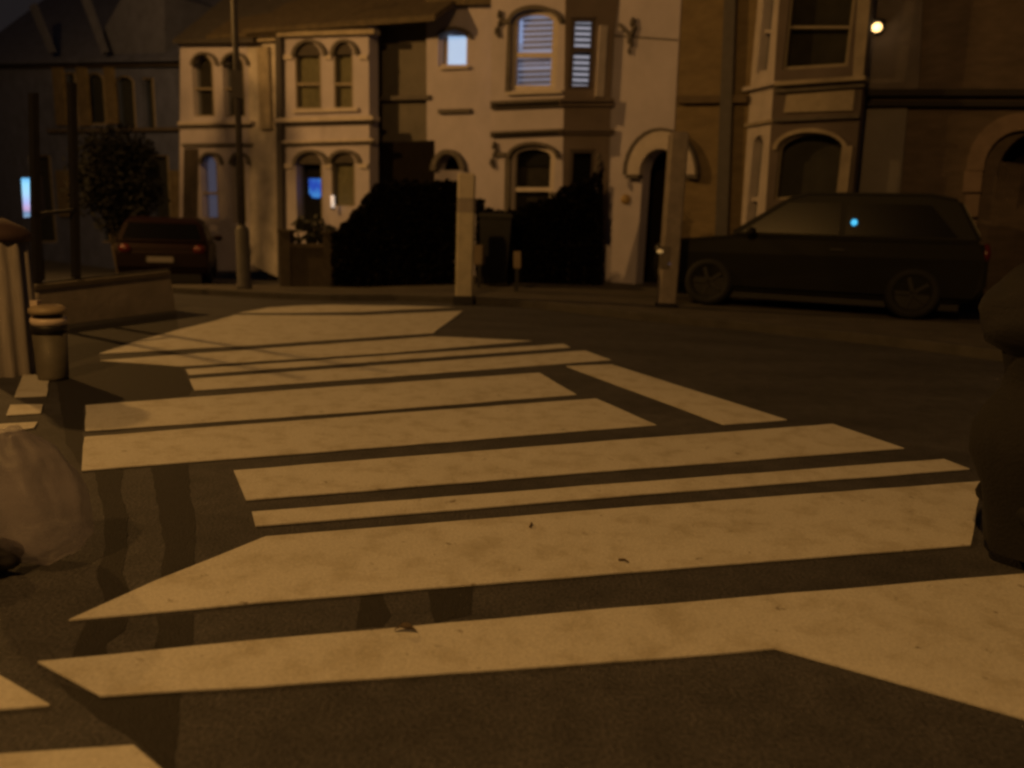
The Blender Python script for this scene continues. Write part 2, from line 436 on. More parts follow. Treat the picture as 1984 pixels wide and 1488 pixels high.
# --- house A: cream bay with paired round-headed windows
def house_a():
    h = thing('terraced_house', 'cream house whose bay has paired round-headed windows, blue television behind one', 'house', base_of(FAC, 640, 540))
    O = 0.62
    w1 = lambda i: arch(572, 622, 82, 108, 211, i); w2 = lambda i: arch(647, 684, 82, 106, 211, i)
    g1 = lambda i: arch(574, 625, 296, 318, 432, i); g2 = lambda i: arch(642, 688, 296, 316, 400, i)
    plate('bay_wall', [(545, 575), (544, 52), (714, 48), (717, 575)], FAC, O, 0.3, STUCCO, h, holes=[w1(0), w2(0), g1(0), g2(0)])
    # cheek of the bay going back to the main wall
    a, b = FAC.pt(716, 300, O), FAC.pt(716, 300, O); b = a - FAC.n * 0.62
    bm = newbm(); box(bm, (0, 0, 0), (0.02, 0.02, 0.02)); bm.free()
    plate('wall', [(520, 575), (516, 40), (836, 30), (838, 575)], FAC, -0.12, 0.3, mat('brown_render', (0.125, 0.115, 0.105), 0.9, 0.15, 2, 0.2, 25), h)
    A, B = FAC.pt(714, 48, O - 0.3), FAC.pt(717, 575, O - 0.3)
    bm = newbm(); v = [A, B, B - FAC.n * (O - 0.3), A - FAC.n * (O - 0.3)]
    extrude_loops(bm, [v], -FAC.u * (0.25 if FAC.u.x > 0 else -0.25)); link('bay_cheek', bm, STUCCO, h)
    for k, s in enumerate((w1, w2)): window(h, s, FAC, O, FRAME_DIM, back=BLIND, rail=160, railw=6, ins=3, deep=0.07)
    wa = window(h, g1, FAC, O, FRAME_DIM, back=DARKROOM, rail=None, ins=3, deep=0.16)
    window(h, g2, FAC, O, FRAME_DIM, back=BLIND, rail=None, ins=3, deep=0.07)
    for x0, x1, yt, ys in ((572, 622, 82, 108), (647, 684, 82, 106), (574, 625, 296, 318), (642, 688, 296, 316)):
        hood('arch_hood', x0 - 2, x1 + 2, yt - 1, ys, 7, FAC, O + 0.09, 0.10, TRIM_SHADOW, h, 6)
        xm, rx = (x0 + x1) / 2, (x1 - x0) / 2
        plate('arch_head', [(xm + rx * math.cos(math.pi * k / 14), ys - (ys - yt) * math.sin(math.pi * k / 14)) for k in range(15)], FAC, O - 0.02, 0.05, HEAD_SHADE, h)
    for yb in (106, 317):
        band(h, 548, yb, 566, yb, 9, FAC, O + 0.06, 0.07, TRIM, 'impost'); band(h, 628, yb, 641, yb, 9, FAC, O + 0.06, 0.07, TRIM, 'impost'); band(h, 694, yb, 711, yb, 9, FAC, O + 0.06, 0.07, TRIM, 'impost')
    band(h, 566, 212, 692, 208, 7, FAC, O + 0.10, 0.12, TRIM, 'sill')
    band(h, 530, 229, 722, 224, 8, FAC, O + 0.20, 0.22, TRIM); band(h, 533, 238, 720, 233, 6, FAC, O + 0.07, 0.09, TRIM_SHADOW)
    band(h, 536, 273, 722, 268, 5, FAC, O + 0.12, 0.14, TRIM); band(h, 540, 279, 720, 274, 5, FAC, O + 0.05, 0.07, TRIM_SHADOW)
    band(h, 536, 62, 724, 56, 9, FAC, O + 0.16, 0.2, TRIM_DIM, 'eaves_board')
    band(h, 720, 187, 832, 184, 8, FAC, 0.08, 0.1, TRIM_SHADOW)
    # flat black plate: darkness of the unlit entrance recess put into its colour
    plate('porch_shade', [(718, 575), (718, 276), (840, 272), (841, 575)], FAC, 0.03, 0.1, DARK_DOORWAY, h)
    # roof slope
    P = [FAC.pt(470, 66, 0.85), FAC.pt(842, 40, 0.85)]
    back = -FAC.n * 5.0 + Vector((0, 0, 3.4))
    bm = newbm(); extrude_loops(bm, [[P[0], P[1], P[1] + back, P[0] + back]], Vector((0, 0, 0.12))); link('roof', bm, SLATE, h)
    plate('drainpipe', [(533, 70), (543, 70), (548, 560), (538, 560)], FAC, O + 0.15, 0.10, PIPE, h)
    return h
house_a()

# mottled flank wall standing forward of house A, lit by the lamp
def flank():
    a, b = (0, 0), (0, 0)
    P = FAC
    o = thing('terraced_house', 'pale mottled end wall with branch shadows beside the cream paired-window house', 'house', base_of(P, 510, 520, .4))
    plate('wall', [(478, 80), (536, 78), (545, 540), (484, 512)], P, 0.45, 0.4, STUCCO_MOTTLED, o)
    plate('pilaster', [(497, 92), (519, 90), (524, 250), (503, 252)], P, 0.56, 0.12, TRIM_DIM, o)
    band(o, 470, 72, 540, 70, 9, P, 0.62, 0.25, TRIM_DIM, 'eaves_board')
    bm = newbm(); Q = [P.pt(400, 76, 0.75), P.pt(546, 68, 0.75)]; back = -P.n * 4 + Vector((0, 0, 3.0))
    extrude_loops(bm, [[Q[0], Q[1], Q[1] + back, Q[0] + back]], Vector((0, 0, 0.1))); link('roof', bm, SLATE, o)
flank()

# --- house L: next house to the left
def house_l():
    h = thing('terraced_house', 'dim house with tall arched windows directly behind the thin lamp post', 'house', base_of(FAC, 410, 505))
    O = 0.45
    w1 = lambda i: arch(373, 414, 106, 126, 226, i); w2 = lambda i: arch(432, 474, 106, 126, 226, i)
    g1 = lambda i: arch(389, 423, 300, 318, 424, i); g2 = lambda i: arch(448, 476, 300, 318, 430, i)
    plate('wall', [(347, 525), (349, 82), (480, 80), (486, 525)], FAC, O, 0.35, STUCCO, h, holes=[w1(0), w2(0), g1(0), g2(0)])
    window(h, w1, FAC, O, FRAME_DIM, back=BLIND_DARK, rail=170, railw=4, ins=3); window(h, w2, FAC, O, FRAME_DIM, back=BLIND_DARK, rail=170, railw=4, ins=3)
    window(h, g1, FAC, O, FRAME_DIM, back=DIMBLUE, rail=372, railw=5, ins=3); window(h, g2, FAC, O, FRAME_DIM, back=BLIND_DARK, ins=3)
    for x0, x1, yt, ys in ((373, 414, 106, 126), (432, 474, 106, 126), (389, 423, 300, 318), (448, 476, 300, 318)):
        hood('arch_hood', x0 - 1, x1 + 1, yt - 1, ys, 5, FAC, O + 0.09, 0.10, TRIM_SHADOW, h, 5)
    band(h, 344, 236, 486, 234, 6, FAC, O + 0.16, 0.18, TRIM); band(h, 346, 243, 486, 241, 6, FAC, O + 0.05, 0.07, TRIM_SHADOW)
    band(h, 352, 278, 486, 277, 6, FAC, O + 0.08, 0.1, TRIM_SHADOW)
    band(h, 343, 78, 486, 76, 8, FAC, O + 0.15, 0.2, TRIM_DIM, 'eaves_board')
    plate('side_panel', [(354, 440), (356, 288), (382, 288), (380, 440)], FAC, O + 0.05, 0.06, BLIND_DARK, h)
    bm = newbm(); Q = [FAC.pt(335, 84, 0.75), FAC.pt(490, 82, 0.75)]; back = -FAC.n * 5 + Vector((0, 0, 4.4))
    extrude_loops(bm, [[Q[0], Q[1], Q[1] + back, Q[0] + back]], Vector((0, 0, 0.1))); link('roof', bm, mat('dark_slate', (0.05, 0.045, 0.045), 0.8, 0.25, 5), h)
    return h
house_l()

# --- house LL: dim house far left
def house_ll():
    h = thing('terraced_house', 'very dim far left house with yellowish window piers above the dark bush', 'house', base_of(FAC, 240, 480))
    DIMW = mat('murky_blue_wall', (0.06, 0.075, 0.17), 0.9, 0.25, 2); PIER = mat('ochre_pier', (0.10, 0.08, 0.055), 0.9, 0.3, 4)  # wall colour carries the blue-grey ambient murk
    hs = [lambda i: rect(126, 140, 150, 246, i), lambda i: arch(168, 204, 140, 156, 242, i), lambda i: arch(224, 262, 146, 160, 250, i), lambda i: rect(276, 150, 300, 250, i)]
    gs = [lambda i: rect(60, 300, 104, 470, i), lambda i: rect(190, 300, 260, 470, i), lambda i: rect(290, 300, 330, 440, i)]
    plate('wall', [(-60, 560), (-60, 118), (346, 112), (346, 530)], FAC, 0.1, 0.35, DIMW, h, holes=[s(0) for s in hs + gs])
    for s in hs + gs: window(h, s, FAC, 0.1, FRAME_DIM, back=mat('night_curtain', (0.05, 0.05, 0.06), 0.9, 0.3, 5), ins=3)
    for x0, x1, y0, y1 in ((104, 123, 130, 243), (150, 168, 128, 244), (203, 220, 130, 240), (110, 132, 330, 420), (262, 275, 330, 420), (330, 346, 330, 440)):
        box_px('pier', x0, y0, x1, y1, FAC, 0.2, 0.12, PIER, h)
    band(h, -60, 122, 346, 118, 9, FAC, 0.28, 0.3, mat('dim_eaves', (0.06, 0.05, 0.05), 0.9, 0.2, 4), 'eaves_board')
    band(h, 90, 250, 346, 246, 7, FAC, 0.24, 0.2, mat('dim_eaves', (0.06, 0.05, 0.05)))
    RS = mat('murky_blue_slate', (0.042, 0.052, 0.12), 0.8, 0.3, 3)  # the same blue murk put into the slate colour
    bm = newbm(); Q = [FAC.pt(-80, 126, 0.5), FAC.pt(346, 118, 0.5)]; back = -FAC.n * 6 + Vector((0, 0, 5.5))
    extrude_loops(bm, [[Q[0], Q[1], Q[1] + back, Q[0] + back]], Vector((0, 0, 0.1))); link('roof', bm, RS, h)
    # dormer gable
    MURKY_GREY = mat('murky_blue_grey', (0.055, 0.065, 0.13), 0.8, 0.2, 3)  # blue murk tinted into this grey as well
    g = plate('dormer', [(196, 120), (200, 60), (255, -40), (318, -10), (320, 116)], FAC, 0.3, 2.0, MURKY_GREY, h)
    plate('bargeboard', [(56, 12), (66, 6), (104, 100), (95, 104)], FAC, 0.7, 0.1, MURKY_GREY, h)
    plate('bargeboard', [(150, -20), (162, -26), (206, 100), (197, 104)], FAC, 0.7, 0.1, MURKY_GREY, h)
    return h
house_ll()

# --- house B: the pale house in the centre
def house_b():
    h = thing('terraced_house', 'pale central house with lit blue upper window, shuttered bay and arched doorway', 'house', base_of(FAC, 1060, 540))
    O = 0.70
    wl = lambda i: arch(850, 906, 60, 72, 128, i)
    door = lambda i: arch(1238, 1319, 288, 338, 600, i)
    ldoor = lambda i: arch(842, 890, 298, 330, 600, i)
    outer = [(828, 600), (826, -40), (1322, -40), (1306, 250), (1300, 600)]
    plate('wall', outer, FAC, 0.0, 0.32, STUCCO, h, holes=[wl(0), ldoor(0), [(1238, 600.5) if False else p for p in arch(1238, 1300, 288, 338, 596)]] )
    # lit bathroom window
    w = plate('window', wl(0), FAC, -0.05, 0.06, FRAME, h, holes=[arch(856, 904, 66, 76, 125)])
    plate('pane', rect(868, 70, 905, 125), FAC, -0.10, 0.02, BLUELIT, w)
    plate('blind', rect(848, 58, 872, 129), FAC, -0.12, 0.02, mat('dim_pane', (0.28, 0.24, 0.2), 0.7), w)
    hood('arch_hood', 849, 907, 60, 74, 5, FAC, 0.10, 0.12, TRIM_SHADOW, h, 9)
    band(h, 850, 130, 908, 127, 5, FAC, 0.1, 0.12, TRIM, 'sill')
    band(h, 848, 212, 910, 210, 8, FAC, 0.10, 0.12, TRIM_SHADOW)
    band(h, 826, -4, 962, -6, 14, FAC, 0.22, 0.25, SLATE, 'gutter')
    # bay: front face and two canted faces
    W = lambda i: arch(990, 1080, 18, 42, 176, i); Gd = lambda i: arch(988, 1074, 280, 304, 420, i)
    plate('bay_front', [(948, 580), (952, -40), (1096, -40), (1086, 580)], FAC, O, 0.25, STUCCO, h, holes=[W(0), Gd(0)])
    a = FAC.pt(1090, 300, O); b = FAC.pt(1184, 300, 0.0)
    CP = Plane.through((a.x, a.y), (b.x, b.y))
    c1 = lambda i: rect(1104, 34, 1152, 174, i); c2 = lambda i: rect(1102, 290, 1150, 430, i)
    CANT = mat('bay_side_shaded', (0.20, 0.165, 0.15), 0.9, 0.12, 2, 0.2, 25)  # side turned from the lamp: its shade is put into the colour
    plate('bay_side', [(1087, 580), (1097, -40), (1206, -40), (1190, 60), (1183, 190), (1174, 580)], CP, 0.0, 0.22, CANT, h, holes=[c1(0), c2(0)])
    d0 = FAC.pt(950, 300, O); d1 = d0 - FAC.n * O - Vector((0.35, 0.1, 0))
    # first-floor sash with blinds
    w = window(h, W, FAC, O, FRAME, back=WINLIT, rail=102, railw=10, ins=11)
    for k in range(6):
        y = 36 + k * 10.5
        band(w, 1013, y + 1, 1071, y - 1, 6.2, FAC, O - 0.20, 0.02, SLAT, 'slat')
    for k in range(5):
        y = 114 + k * 10.5
        band(w, 1004, y + 1, 1066, y - 1, 7.0 if k != 1 else 4, FAC, O - 0.20, 0.02, SLAT, 'slat')
    plate('lit_gap', [(1003, 84), (1004, 38), (1012, 37), (1012, 83)], FAC, O - 0.18, 0.015, STRIPLIT, w)
    hood('arch_hood', 988, 1082, 18, 44, 7, FAC, O + 0.10, 0.12, TRIM_SHADOW, h, 9)
    plate('window_jamb', [(983, 46), (990, 46), (987, 178), (978, 178)], FAC, O + 0.04, 0.05, TRIM_SHADOW, h)
    band(h, 980, 178, 1088, 174, 6, FAC, O + 0.10, 0.12, TRIM, 'sill')
    # side sash with bright slats
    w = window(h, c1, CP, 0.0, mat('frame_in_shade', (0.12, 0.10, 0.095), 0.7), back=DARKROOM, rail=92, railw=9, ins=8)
    for k in range(12):
        y = 40 + k * 11.2
        if 88 < y < 100: continue
        band(w, 1113 - k * 0.4, y, 1145 - k * 0.3, y + 1, 5.2 if k < 11 else 3, CP, -0.17, 0.02, SLATLIT, 'slat')
    plate('bay_column', [(1163, 48), (1178, 50), (1170, 188), (1155, 186)], CP, 0.10, 0.10, TRIM, h)
    # cornices wrapping the bay
    for y, hh, m, e in ((191, 6, TRIM_SHADOW, 0.20), (197, 9, HEAD_SHADE, 0.09), (250, 5, TRIM_SHADOW, 0.16), (255, 6, HEAD_SHADE, 0.08)):
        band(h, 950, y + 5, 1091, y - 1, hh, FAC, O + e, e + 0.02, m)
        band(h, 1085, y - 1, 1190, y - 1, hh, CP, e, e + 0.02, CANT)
    # ground floor sash
    w = window(h, Gd, FAC, O, FRAME, back=BLIND_DARK, rail=363, railw=8, ins=9)
    plate('blind', arch(1000, 1066, 290, 310, 322), FAC, O - 0.2, 0.02, DARKROOM, w)
    hood('arch_hood', 986, 1076, 280, 306, 6, FAC, O + 0.10, 0.12, TRIM_SHADOW, h, 6)
    plate('window_jamb', [(978, 306), (988, 306), (986, 420), (976, 420)], FAC, O + 0.04, 0.05, TRIM_SHADOW, h)
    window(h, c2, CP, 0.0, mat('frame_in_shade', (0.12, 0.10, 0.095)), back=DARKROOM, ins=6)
    plate('bay_column', [(1152, 350), (1163, 350), (1157, 455), (1142, 455)], CP, 0.09, 0.09, TRIM, h)
    # leaf carvings on the imposts
    def carving(pl, px, py, off, s):
        bm = newbm()
        for dx, dy, r in ((0, -18, 6), (0, 0, 5), (-5, 14, 6), (4, -8, 4), (-2, 22, 4)):
            c = pl.pt(px + dx * s, py + dy * s, off); ball(bm, c, r * s * 0.0105, 1, (1, 1, 1.5))
        link('leaf_carving', bm, TRIM_SHADOW, h, True)
    carving(FAC, 968, 46, O + 0.06, 1); carving(FAC, 958, 300, O + 0.06, 1); carving(FAC, 1226, 62, 0.06, 1.05); carving(FAC, 1222, 90, 0.06, 0.6); carving(FAC, 1160, 318, .5, 0.8)
    for pts in ([(972, 37), (990, 36), (990, 44), (972, 45)], [(962, 296), (988, 295), (988, 302), (962, 303)]):
        plate('impost', pts, FAC, O + 0.07, 0.08, TRIM_SHADOW, h)
    plate('impost', [(1196, 48), (1200, 44), (1222, 66), (1218, 70)], FAC, 0.05, 0.06, TRIM_SHADOW, h)
    # arched doorway
    hood('door_arch', 1238, 1319, 288, 338, 27, FAC, 0.16, 0.18, TRIM, h, 36)
    hood('arch_rim', 1211, 1346, 252, 338, 5, FAC, 0.19, 0.2, TRIM_SHADOW, h, 5)
    band(h, 1212, 339, 1236, 339, 6, FAC, 0.18, 0.2, TRIM_SHADOW, 'impost'); band(h, 1322, 339, 1350, 340, 6, FAC, 0.18, 0.2, TRIM_SHADOW, 'impost')
    plate('door', [(1220, 600), (1225, 270), (1340, 270), (1335, 600)], FAC, -0.8, 0.06, DARK_DOORWAY, h)
    bm = newbm(); ball(bm, FAC.pt(1212, 386, 0.05), 0.10, 2, (1, 0.5, 1)); link('bell_plate', bm, mat('brass', (0.42, 0.30, 0.14), 0.4, 0.2, 8), h, True)
    # second, half hidden doorway beside the parked van
    hood('door_arch', 842, 890, 298, 330, 9, FAC, 0.12, 0.14, TRIM_SHADOW, h, 9)
    plate('door', [(836, 600), (838, 280), (898, 280), (896, 600)], FAC, -0.6, 0.06, DARK_DOORWAY, h)
    # facade cable
    plate('cable', [(1170, 66), (1312, 76), (1312, 78), (1170, 68)], FAC, 0.04, 0.03, TRIM_SHADOW, h)
    # body of the house behind, so that no gaps open to a side view
    bm = newbm(); P = [FAC.pt(828, 600, -0.95), FAC.pt(826, -40, -0.95), FAC.pt(1322, -40, -0.95), FAC.pt(1300, 600, -0.95)]
    extrude_loops(bm, [P], -FAC.n * 4); link('rear_wall', bm, DARKROOM, h)
    return h
house_b()

# --- house C: brick house on the right
def house_c():
    h = thing('terraced_house', 'brown brick house at the right with a pale framed square bay and dark arched entrance', 'house', base_of(FAC, 1560, 560))
    O = 0.75
    door = lambda i: arch(1906, 2060, 252, 330, 760, i)
    plate('wall', [(1302, 620), (1308, 250), (1324, -40), (1500, -40), (1470, 640)], FAC, 0.0, 0.3, BRICK, h)
    plate('front_wall', [(1600, 640), (1640, -40), (2300, -60), (2300, 760)], FAC, 0.0, 0.3, BRICK_DARK, h, holes=[door(0)])
    plate('render_panel', [(1612, 400), (1640, 212), (1758, 210), (1742, 395)], FAC, 0.05, 0.06, STUCCO_GREY, h)
    plate('pier', [(1660, 172), (1676, -40), (1790, -40), (1780, 172)], FAC, 0.05, 0.06, mat('grey_brick', (0.10, 0.085, 0.085), 0.9, 0.2, 3), h)
    plate('drainpipe', [(1404, -40), (1426, -40), (1404, 580), (1380, 580)], FAC, 0.16, 0.12, PIPE, h)
    band(h, 1310, 186, 1446, 184, 14, FAC, 0.14, 0.16, mat('brown_band', (0.10, 0.075, 0.05), 0.9))  # band in a darker brown tone
    # bay
    a = FAC.pt(1500, 300, O); b = FAC.pt(1441, 300, 0.0)
    LP = Plane.through((a.x, a.y), (b.x, b.y))
    f1 = lambda i: rect(1524, -30, 1652, 132, i, -0.06); f2 = lambda i: arch(1506, 1632, 256, 288, 384, i, -0.06)
    BAYF = mat('bay_shaded_render', (0.105, 0.085, 0.082), 0.85, 0.15, 2, 0.2, 25)  # front toned below the lamp-facing side; the weaker light is in the colour
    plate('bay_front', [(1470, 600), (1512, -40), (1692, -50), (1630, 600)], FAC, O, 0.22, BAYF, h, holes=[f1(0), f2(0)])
    s1 = lambda i: rect(1474, -30, 1500, 142, i, -0.1); s2 = lambda i: arch(1452, 1476, 262, 280, 450, i)
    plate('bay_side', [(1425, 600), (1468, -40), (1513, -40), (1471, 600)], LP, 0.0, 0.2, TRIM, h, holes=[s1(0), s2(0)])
    window(h, s1, LP, 0.0, TRIM, back=BLIND_DARK, rail=58, railw=6, ins=6); window(h, s2, LP, 0.0, TRIM, back=DARKROOM, rail=382, railw=8, ins=5)
    GREYB = mat('grey_net', (0.085, 0.075, 0.07), 0.9, 0.2, 3)
    window(h, f1, FAC, O, FRAME_DIM, back=mat('dark_net', (0.06, 0.05, 0.04), 0.9, 0.3, 3), rail=50, railw=5, ins=6)
    window(h, f2, FAC, O, FRAME_DIM, back=GREYB, ins=5)
    plate('bay_post', [(1652, 148), (1664, -40), (1690, -40), (1672, 146)], FAC, O + 0.08, 0.1, TRIM_DIM, h)
    plate('bay_post', [(1620, 384), (1632, 284), (1652, 282), (1640, 382)], FAC, O + 0.08, 0.1, TRIM_DIM, h)
    band(h, 1500, 158, 1676, 146, 8, FAC, O + 0.2, 0.22, TRIM_DIM, 'sill'); band(h, 1500, 166, 1674, 154, 14, FAC, O + 0.08, 0.1, TRIM_SHADOW)
    band(h, 1438, 170, 1500, 156, 7, LP, 0.12, 0.14, TRIM, 'sill')
    band(h, 1496, 230, 1664, 222, 6, FAC, O + 0.1, 0.12, TRIM_SHADOW); band(h, 1442, 240, 1497, 230, 6, LP, 0.07, 0.08, TRIM_DIM)
    plate('bay_panel', [(1518, 218), (1524, 184), (1656, 174), (1652, 214)], FAC, O + 0.05, 0.06, TRIM_DIM, h)
    hood('arch_hood', 1504, 1634, 256, 290, 8, FAC, O + 0.07, 0.08, TRIM_DIM, h, 8)
    # double string course
    band(h, 1678, 172, 2300, 172, 13, FAC, 0.14, 0.16, mat('near_black', (0.018, 0.015, 0.015), 0.9)); band(h, 1676, 194, 2300, 196, 11, FAC, 0.14, 0.16, mat('near_black', (0.018, 0.015, 0.015), 0.9))  # both courses in a near-black tone
    # entrance arch with blocks down its jamb
    hood('door_arch', 1906, 2060, 252, 330, 34, FAC, 0.12, 0.14, mat('pink_stone', (0.155, 0.115, 0.095), 0.9, 0.2, 4), h, 34)
    for k, (y0, y1) in enumerate(((330, 372), (376, 420), (428, 480), (486, 560))):
        x1 = 1906 - (y0 - 320) * 0.12
        plate('quoin', [(x1 - 40 + 8 * (k % 2), y1), (x1 - 36 + 8 * (k % 2), y0), (x1, y0), (x1 - 5, y1)], FAC, 0.10, 0.12, mat('pink_stone', (0.155, 0.115, 0.095)), h)
    plate('door', [(1860, 800), (1880, 220), (2120, 220), (2120, 800)], FAC, -0.7, 0.06, DARK_DOORWAY, h)
    return h
house_c()

# bulkhead lamp on the brick wall
def wall_lamp():
    p = FAC.pt(1699, 53, 0.22)
    o = thing('wall_lamp', 'small glowing bulkhead lamp on the dark upper wall beside the right bay', 'lamp', FAC.pt(1704, 60, 0.05))
    bm = newbm(); ball(bm, p, 0.075, 3, (1, 1, 0.9)); link('lamp_globe', bm, mat('lamp_glow', (1, .8, .5), 0.5, 0, 1, emit=(1.0, 0.60, 0.22), estr=3.2), o, True)
    _l = bpy.data.lights.new('bulb', 'POINT'); _l.energy = 1.2; _l.color = (1, .62, .28); _l.shadow_soft_size = 0.1
    _lo = bpy.data.objects.new('bulb', _l); COL.objects.link(_lo); _lo.location = p + FAC.n * 0.14; _lo.parent = o; _lo.matrix_parent_inverse = root_matrix(o).inverted()
    bm = newbm(); cyl(bm, p - FAC.n * 0.2, p - FAC.n * 0.06, 0.05, 0.07); q = p - FAC.n * 0.17; link('lamp_bracket', bm, BLACKMETAL, o)
    bm = newbm(); lathe(bm, [(0.125, 0.06), (0.11, 0.10), (0.02, 0.13)], p, 20); link('lamp_hood', bm, BLACKMETAL, o, True)
wall_lamp()

# television seen through the ground floor window of house A
def tv():
    o = thing('television', 'television with a bright blue picture glowing behind a ground floor window', 'television', FAC.pt(613, 380, 0.45))
    bm = newbm(); P = [FAC.pt(x, y, 0.40) for x, y in ((597, 384), (596, 343), (630, 343), (630, 384))]; extrude_loops(bm, [P], -FAC.n * 0.02); link('tv_case', bm, BLACKMETAL, o)
    m = bpy.data.materials.new('tv_picture'); m.use_nodes = True; nt = m.node_tree; nt.nodes.clear()
    out = nt.nodes.new('ShaderNodeOutputMaterial'); e = nt.nodes.new('ShaderNodeEmission'); tc = nt.nodes.new('ShaderNodeTexCoord')
    n = nt.nodes.new('ShaderNodeTexVoronoi'); n.inputs['Scale'].default_value = 4.5; r = nt.nodes.new('ShaderNodeValToRGB')
    r.color_ramp.elements[0].color = (0.10, 0.42, 0.95, 1); r.color_ramp.elements[1].color = (0.035, 0.10, 0.62, 1); r.color_ramp.elements[1].position = 0.7
    nt.links.new(tc.outputs['Object'], n.inputs['Vector']); nt.links.new(n.outputs['Distance'], r.inputs[0]); nt.links.new(r.outputs[0], e.inputs[0]); nt.links.new(e.outputs[0], out.inputs[0]); e.inputs[1].default_value = 1.0
    P = [FAC.pt(x, y, 0.42) for x, y in ((599, 375), (598, 346), (628, 346), (628, 372), (618, 384), (606, 383))]
    bm = newbm(); extrude_loops(bm, [P], -FAC.n * 0.012); link('tv_screen', bm, m, o)
    c = thing('window_light', 'small white upright light beside the paired ground floor windows', 'lamp', FAC.pt(645, 402, 0.9))
    bm = newbm(); cyl(bm, FAC.pt(645, 402, 0.8), FAC.pt(644, 379, 0.8), 0.045, 0.045); link('light_tube', bm, mat('tube_glow', (0.8, .7, .6), 0.5, 0, 1, emit=(0.62, 0.50, 0.40), estr=1.0), c, True)
    bm = newbm(); cyl(bm, FAC.pt(645, 406, 0.8), FAC.pt(645, 402, 0.8), 0.055); link('light_base', bm, BLACKMETAL, c)
tv()

# lit advertising panel down the side street
def advert():
    Y = 15.0
    b = G(60, 530, -0.3)
    p = [atY(x, y, Y) for x, y in ((46, 421), (41, 345), (68, 345), (75, 418))]
    o = thing('advertising_panel', 'bright blue-white lit advertising panel at the far left', 'sign', (p[0].x, Y, gz(p[0].x, Y)))
    m = bpy.data.materials.new('lit_poster'); m.use_nodes = True; nt = m.node_tree; nt.nodes.clear()
    out = nt.nodes.new('ShaderNodeOutputMaterial'); e = nt.nodes.new('ShaderNodeEmission'); tc = nt.nodes.new('ShaderNodeTexCoord')
    sx = nt.nodes.new('ShaderNodeSeparateXYZ'); nt.links.new(tc.outputs['Generated'], sx.inputs[0]); r = nt.nodes.new('ShaderNodeValToRGB')
    el = r.color_ramp.elements; el[0].position = 0.0; el[0].color = (0.28, 0.40, 0.60, 1); el[1].position = 1.0; el[1].color = (0.13, 0.45, 0.85, 1)
    for pos, c in ((0.10, (0.10, 0.22, 0.36, 1)), (0.22, (0.55, 0.36, 0.62, 1)), (0.38, (0.42, 0.48, 0.85, 1)), (0.6, (0.38, 0.68, 0.95, 1)), (0.85, (0.30, 0.70, 1.0, 1))):
        q = el.new(pos); q.color = c
    nt.links.new(sx.outputs['Z'], r.inputs[0]); nt.links.new(r.outputs[0], e.inputs[0]); nt.links.new(e.outputs[0], out.inputs[0]); e.inputs[1].default_value = 1.1
    bm = newbm(); extrude_loops(bm, [p], Vector((0, 0.02, 0))); link('lit_poster', bm, m, o)
    c = sum(p, Vector()) / 4
    q = [c + (v - c) * 1.12 + Vector((0, 0.03, 0)) for v in p]
    bm = newbm(); extrude_loops(bm, [q], Vector((0, 0.18, 0))); link('panel_case', bm, BLACKMETAL, o)
    bm = newbm(); box(bm, (c.x, Y + 0.12, (c.z + gz(c.x, Y)) / 2 - 0.1), (0.12, 0.1, c.z - gz(c.x, Y))); link('panel_post', bm, BLACKMETAL, o)
advert()

# ------------------------------------------------------------------ street furniture
def pole(px, py, ytop_px, Y=None):
    b = G(px, py) if Y is None else atY(px, py, Y)
    return b
def lamp_post():
    b = G(473, 556); b.z = gz(b.x, b.y) + 0.1
    o = thing('street_lamp', 'thin dark lamp post with small sign plate in front of the left houses', 'street lamp', b)
    bm = newbm(); cyl(bm, b + Vector((0, 0, 1.0)), b + Vector((0, 0, 6.6)), 0.055, 0.04, 18); link('pole', bm, PIPE, o, True)
    bm = newbm(); lathe(bm, [(0.13, 0), (0.13, 0.06), (0.11, 0.09), (0.11, 0.98), (0.06, 1.06)], b, 20); link('pole_base', bm, mat('pole_grey', (0.075, 0.07, 0.07), 0.6, 0.2, 6), o, True)
    bm = newbm(); box(bm, (b.x + 0.03, b.y - 0.08, 3.25 + b.z), (0.17, 0.02, 0.42)); link('sign_plate', bm, PIPE, o)
    bm = newbm(); cyl(bm, b + Vector((0, 0, 6.58)), b + Vector((0.9, -0.3, 6.8)), 0.035, 0.03, 12); box(bm, (b.x + 1.15, b.y - 0.38, b.z + 6.8), (0.6, 0.22, 0.12)); link('lamp_head', bm, GREYMETAL, o)
lamp_post()

def sodium_post(loc, power, label, side):
    x, y, z = loc
    g = gz(x, y)
    dx, dy = side
    o = thing('street_lamp', label, 'street lamp', (x + dx * 1.2, y + dy * 1.2, g))
    bx, by = x + dx * 1.2, y + dy * 1.2
    bm = newbm(); cyl(bm, (bx, by, g), (bx, by, z + 0.1), 0.08, 0.05, 16); cyl(bm, (bx, by, z + 0.08), (x, y, z + 0.22), 0.045, 0.035, 12); link('pole', bm, GREYMETAL, o, True)
    bm = newbm(); lathe(bm, [(0.16, 0.16), (0.26, 0.2), (0.2, 0.32), (0.05, 0.36)], (x, y, z), 20); link('lamp_hood', bm, GREYMETAL, o, True)
    l = street_light(loc, power); l.name = 'lamp_light'
    l.parent = o; l.matrix_parent_inverse = root_matrix(o).inverted()
sodium_post(LAMPS[0][0], LAMPS[0][1], 'sodium street lamp out of view on the far left corner', (-1, 0.2))
sodium_post(LAMPS[1][0], LAMPS[1][1], 'sodium street lamp out of view beside the near pavement', (-1, -0.4))

